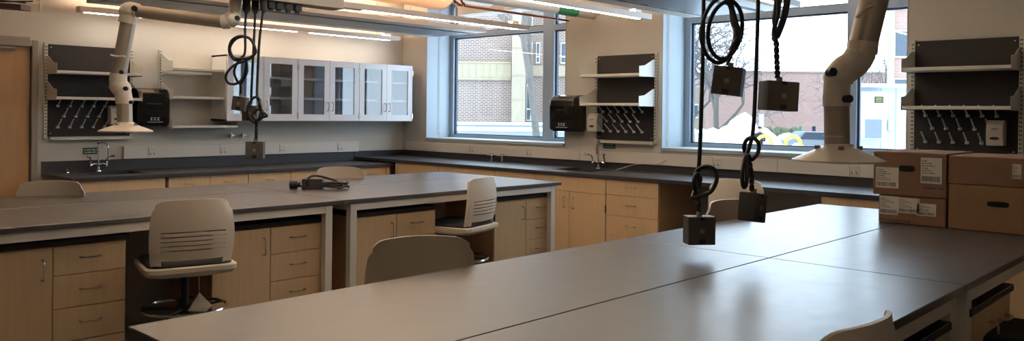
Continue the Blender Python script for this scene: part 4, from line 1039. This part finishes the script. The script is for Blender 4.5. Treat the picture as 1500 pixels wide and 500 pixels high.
# trees
def tree(label, loc, h, seed, mt='bark', trunk=None, r0=.14, depth=6, dirs=None, spread=.55, nb=3, group='bare winter trees'):
    rnd = random.Random(seed)
    t = thing('bare_tree', label, 'tree', loc, 0, group)
    m1, m2 = MB(), MB()
    def grow(p, d, L_, r, lv):
        q = p; pts = [p]; dd = d.copy()
        for s in range(3):
            dd = (dd+Vector((rnd.uniform(-1,1),rnd.uniform(-1,1),rnd.uniform(-.5,.7)))*.14).normalized(); q = q+dd*L_/3; pts.append(q)
        (m1 if lv < 3 else m2).tube(pts, [r, r*.9, r*.78, r*.66], 6 if lv < 2 else 4 if lv < 4 else 3, cap=False)
        if lv >= depth: return
        n = nb if lv else nb+1
        for i in range(n):
            a = rnd.uniform(0,2*PI); o_ = dd.orthogonal().normalized(); o_ = Matrix.Rotation(a,3,dd)@o_
            nd = (dd*(1-spread*.4)+o_*spread*rnd.uniform(.6,1.3)+Vector((0,0,.10))).normalized()
            src = pts[-1] if i < 2 else pts[rnd.choice((1,2))]
            grow(src, nd, L_*rnd.uniform(.66,.84), r*(.62 if i else .7), lv+1)
    grow(Vector((0,0,0)), Vector(dirs or (0,0,1)).normalized(), h, r0, 0)
    m1.build('trunk',mt,t); m2.build('twigs','twig',t)
tree('bare tree leaning across the limestone pier in the left window', out(795,24), 4.6, 11, r0=.13, dirs=tuple(Vector((0,0,1))-Rh*.10), depth=5, nb=2)
tree('bare tree spreading twigs across the brick wall in the left window', out(880,28), 3.4, 5, r0=.09, dirs=tuple(Vector((0,0,1))-Rh*.35), depth=6, spread=.7, nb=2)
tree('big bare tree with frosted twigs at the left of the right window', out(1052,50), 3.6, 21, r0=.2, depth=6, spread=.75)
tree('second bare tree behind the hanging coil in the right window', out(1005,54), 3.9, 8, r0=.2, depth=6, spread=.75)
tree('small distant bare tree beside the tall brick building', out(1275,55), 2.6, 14, r0=.14, depth=6, spread=.75)

# ------------------------------------------------------------------ light
wd = bpy.data.worlds.new('world'); bpy.context.scene.world = wd; wd.use_nodes = True
nt = wd.node_tree; bg = nt.nodes['Background']
tc = nt.nodes.new('ShaderNodeTexCoord'); sp = nt.nodes.new('ShaderNodeSeparateXYZ'); cr = nt.nodes.new('ShaderNodeValToRGB')
nt.links.new(tc.outputs['Generated'], sp.inputs[0]); nt.links.new(sp.outputs[2], cr.inputs[0])
cr.color_ramp.elements[0].position = 0; cr.color_ramp.elements[0].color = (.66,.84,1,1)
cr.color_ramp.elements[1].position = .6; cr.color_ramp.elements[1].color = (.62,.81,1,1)
nt.links.new(cr.outputs[0], bg.inputs[0]); bg.inputs[1].default_value = 4.4
for a in (W1,W2):
    ld = bpy.data.lights.new('window_portal','AREA'); ld.shape = 'RECTANGLE'; ld.size = ZT-ZS; ld.size_y = a[1]-a[0]
    ld.cycles.is_portal = True
    lo = bpy.data.objects.new('window_portal', ld); col.objects.link(lo); lo.location = (.52,(a[0]+a[1])/2,(ZS+ZT)/2)
    lo.rotation_euler = (0,PI/2,0)
sc = bpy.context.scene
sc.view_settings.view_transform = 'Standard'; sc.view_settings.look = 'None'; sc.view_settings.exposure = .55
sc.cycles.use_denoising = True; sc.cycles.max_bounces = 8; sc.cycles.diffuse_bounces = 5; sc.cycles.transparent_max_bounces = 16
sc.cycles.sample_clamp_indirect = 6; sc.cycles.caustics_reflective = False; sc.cycles.caustics_refractive = False
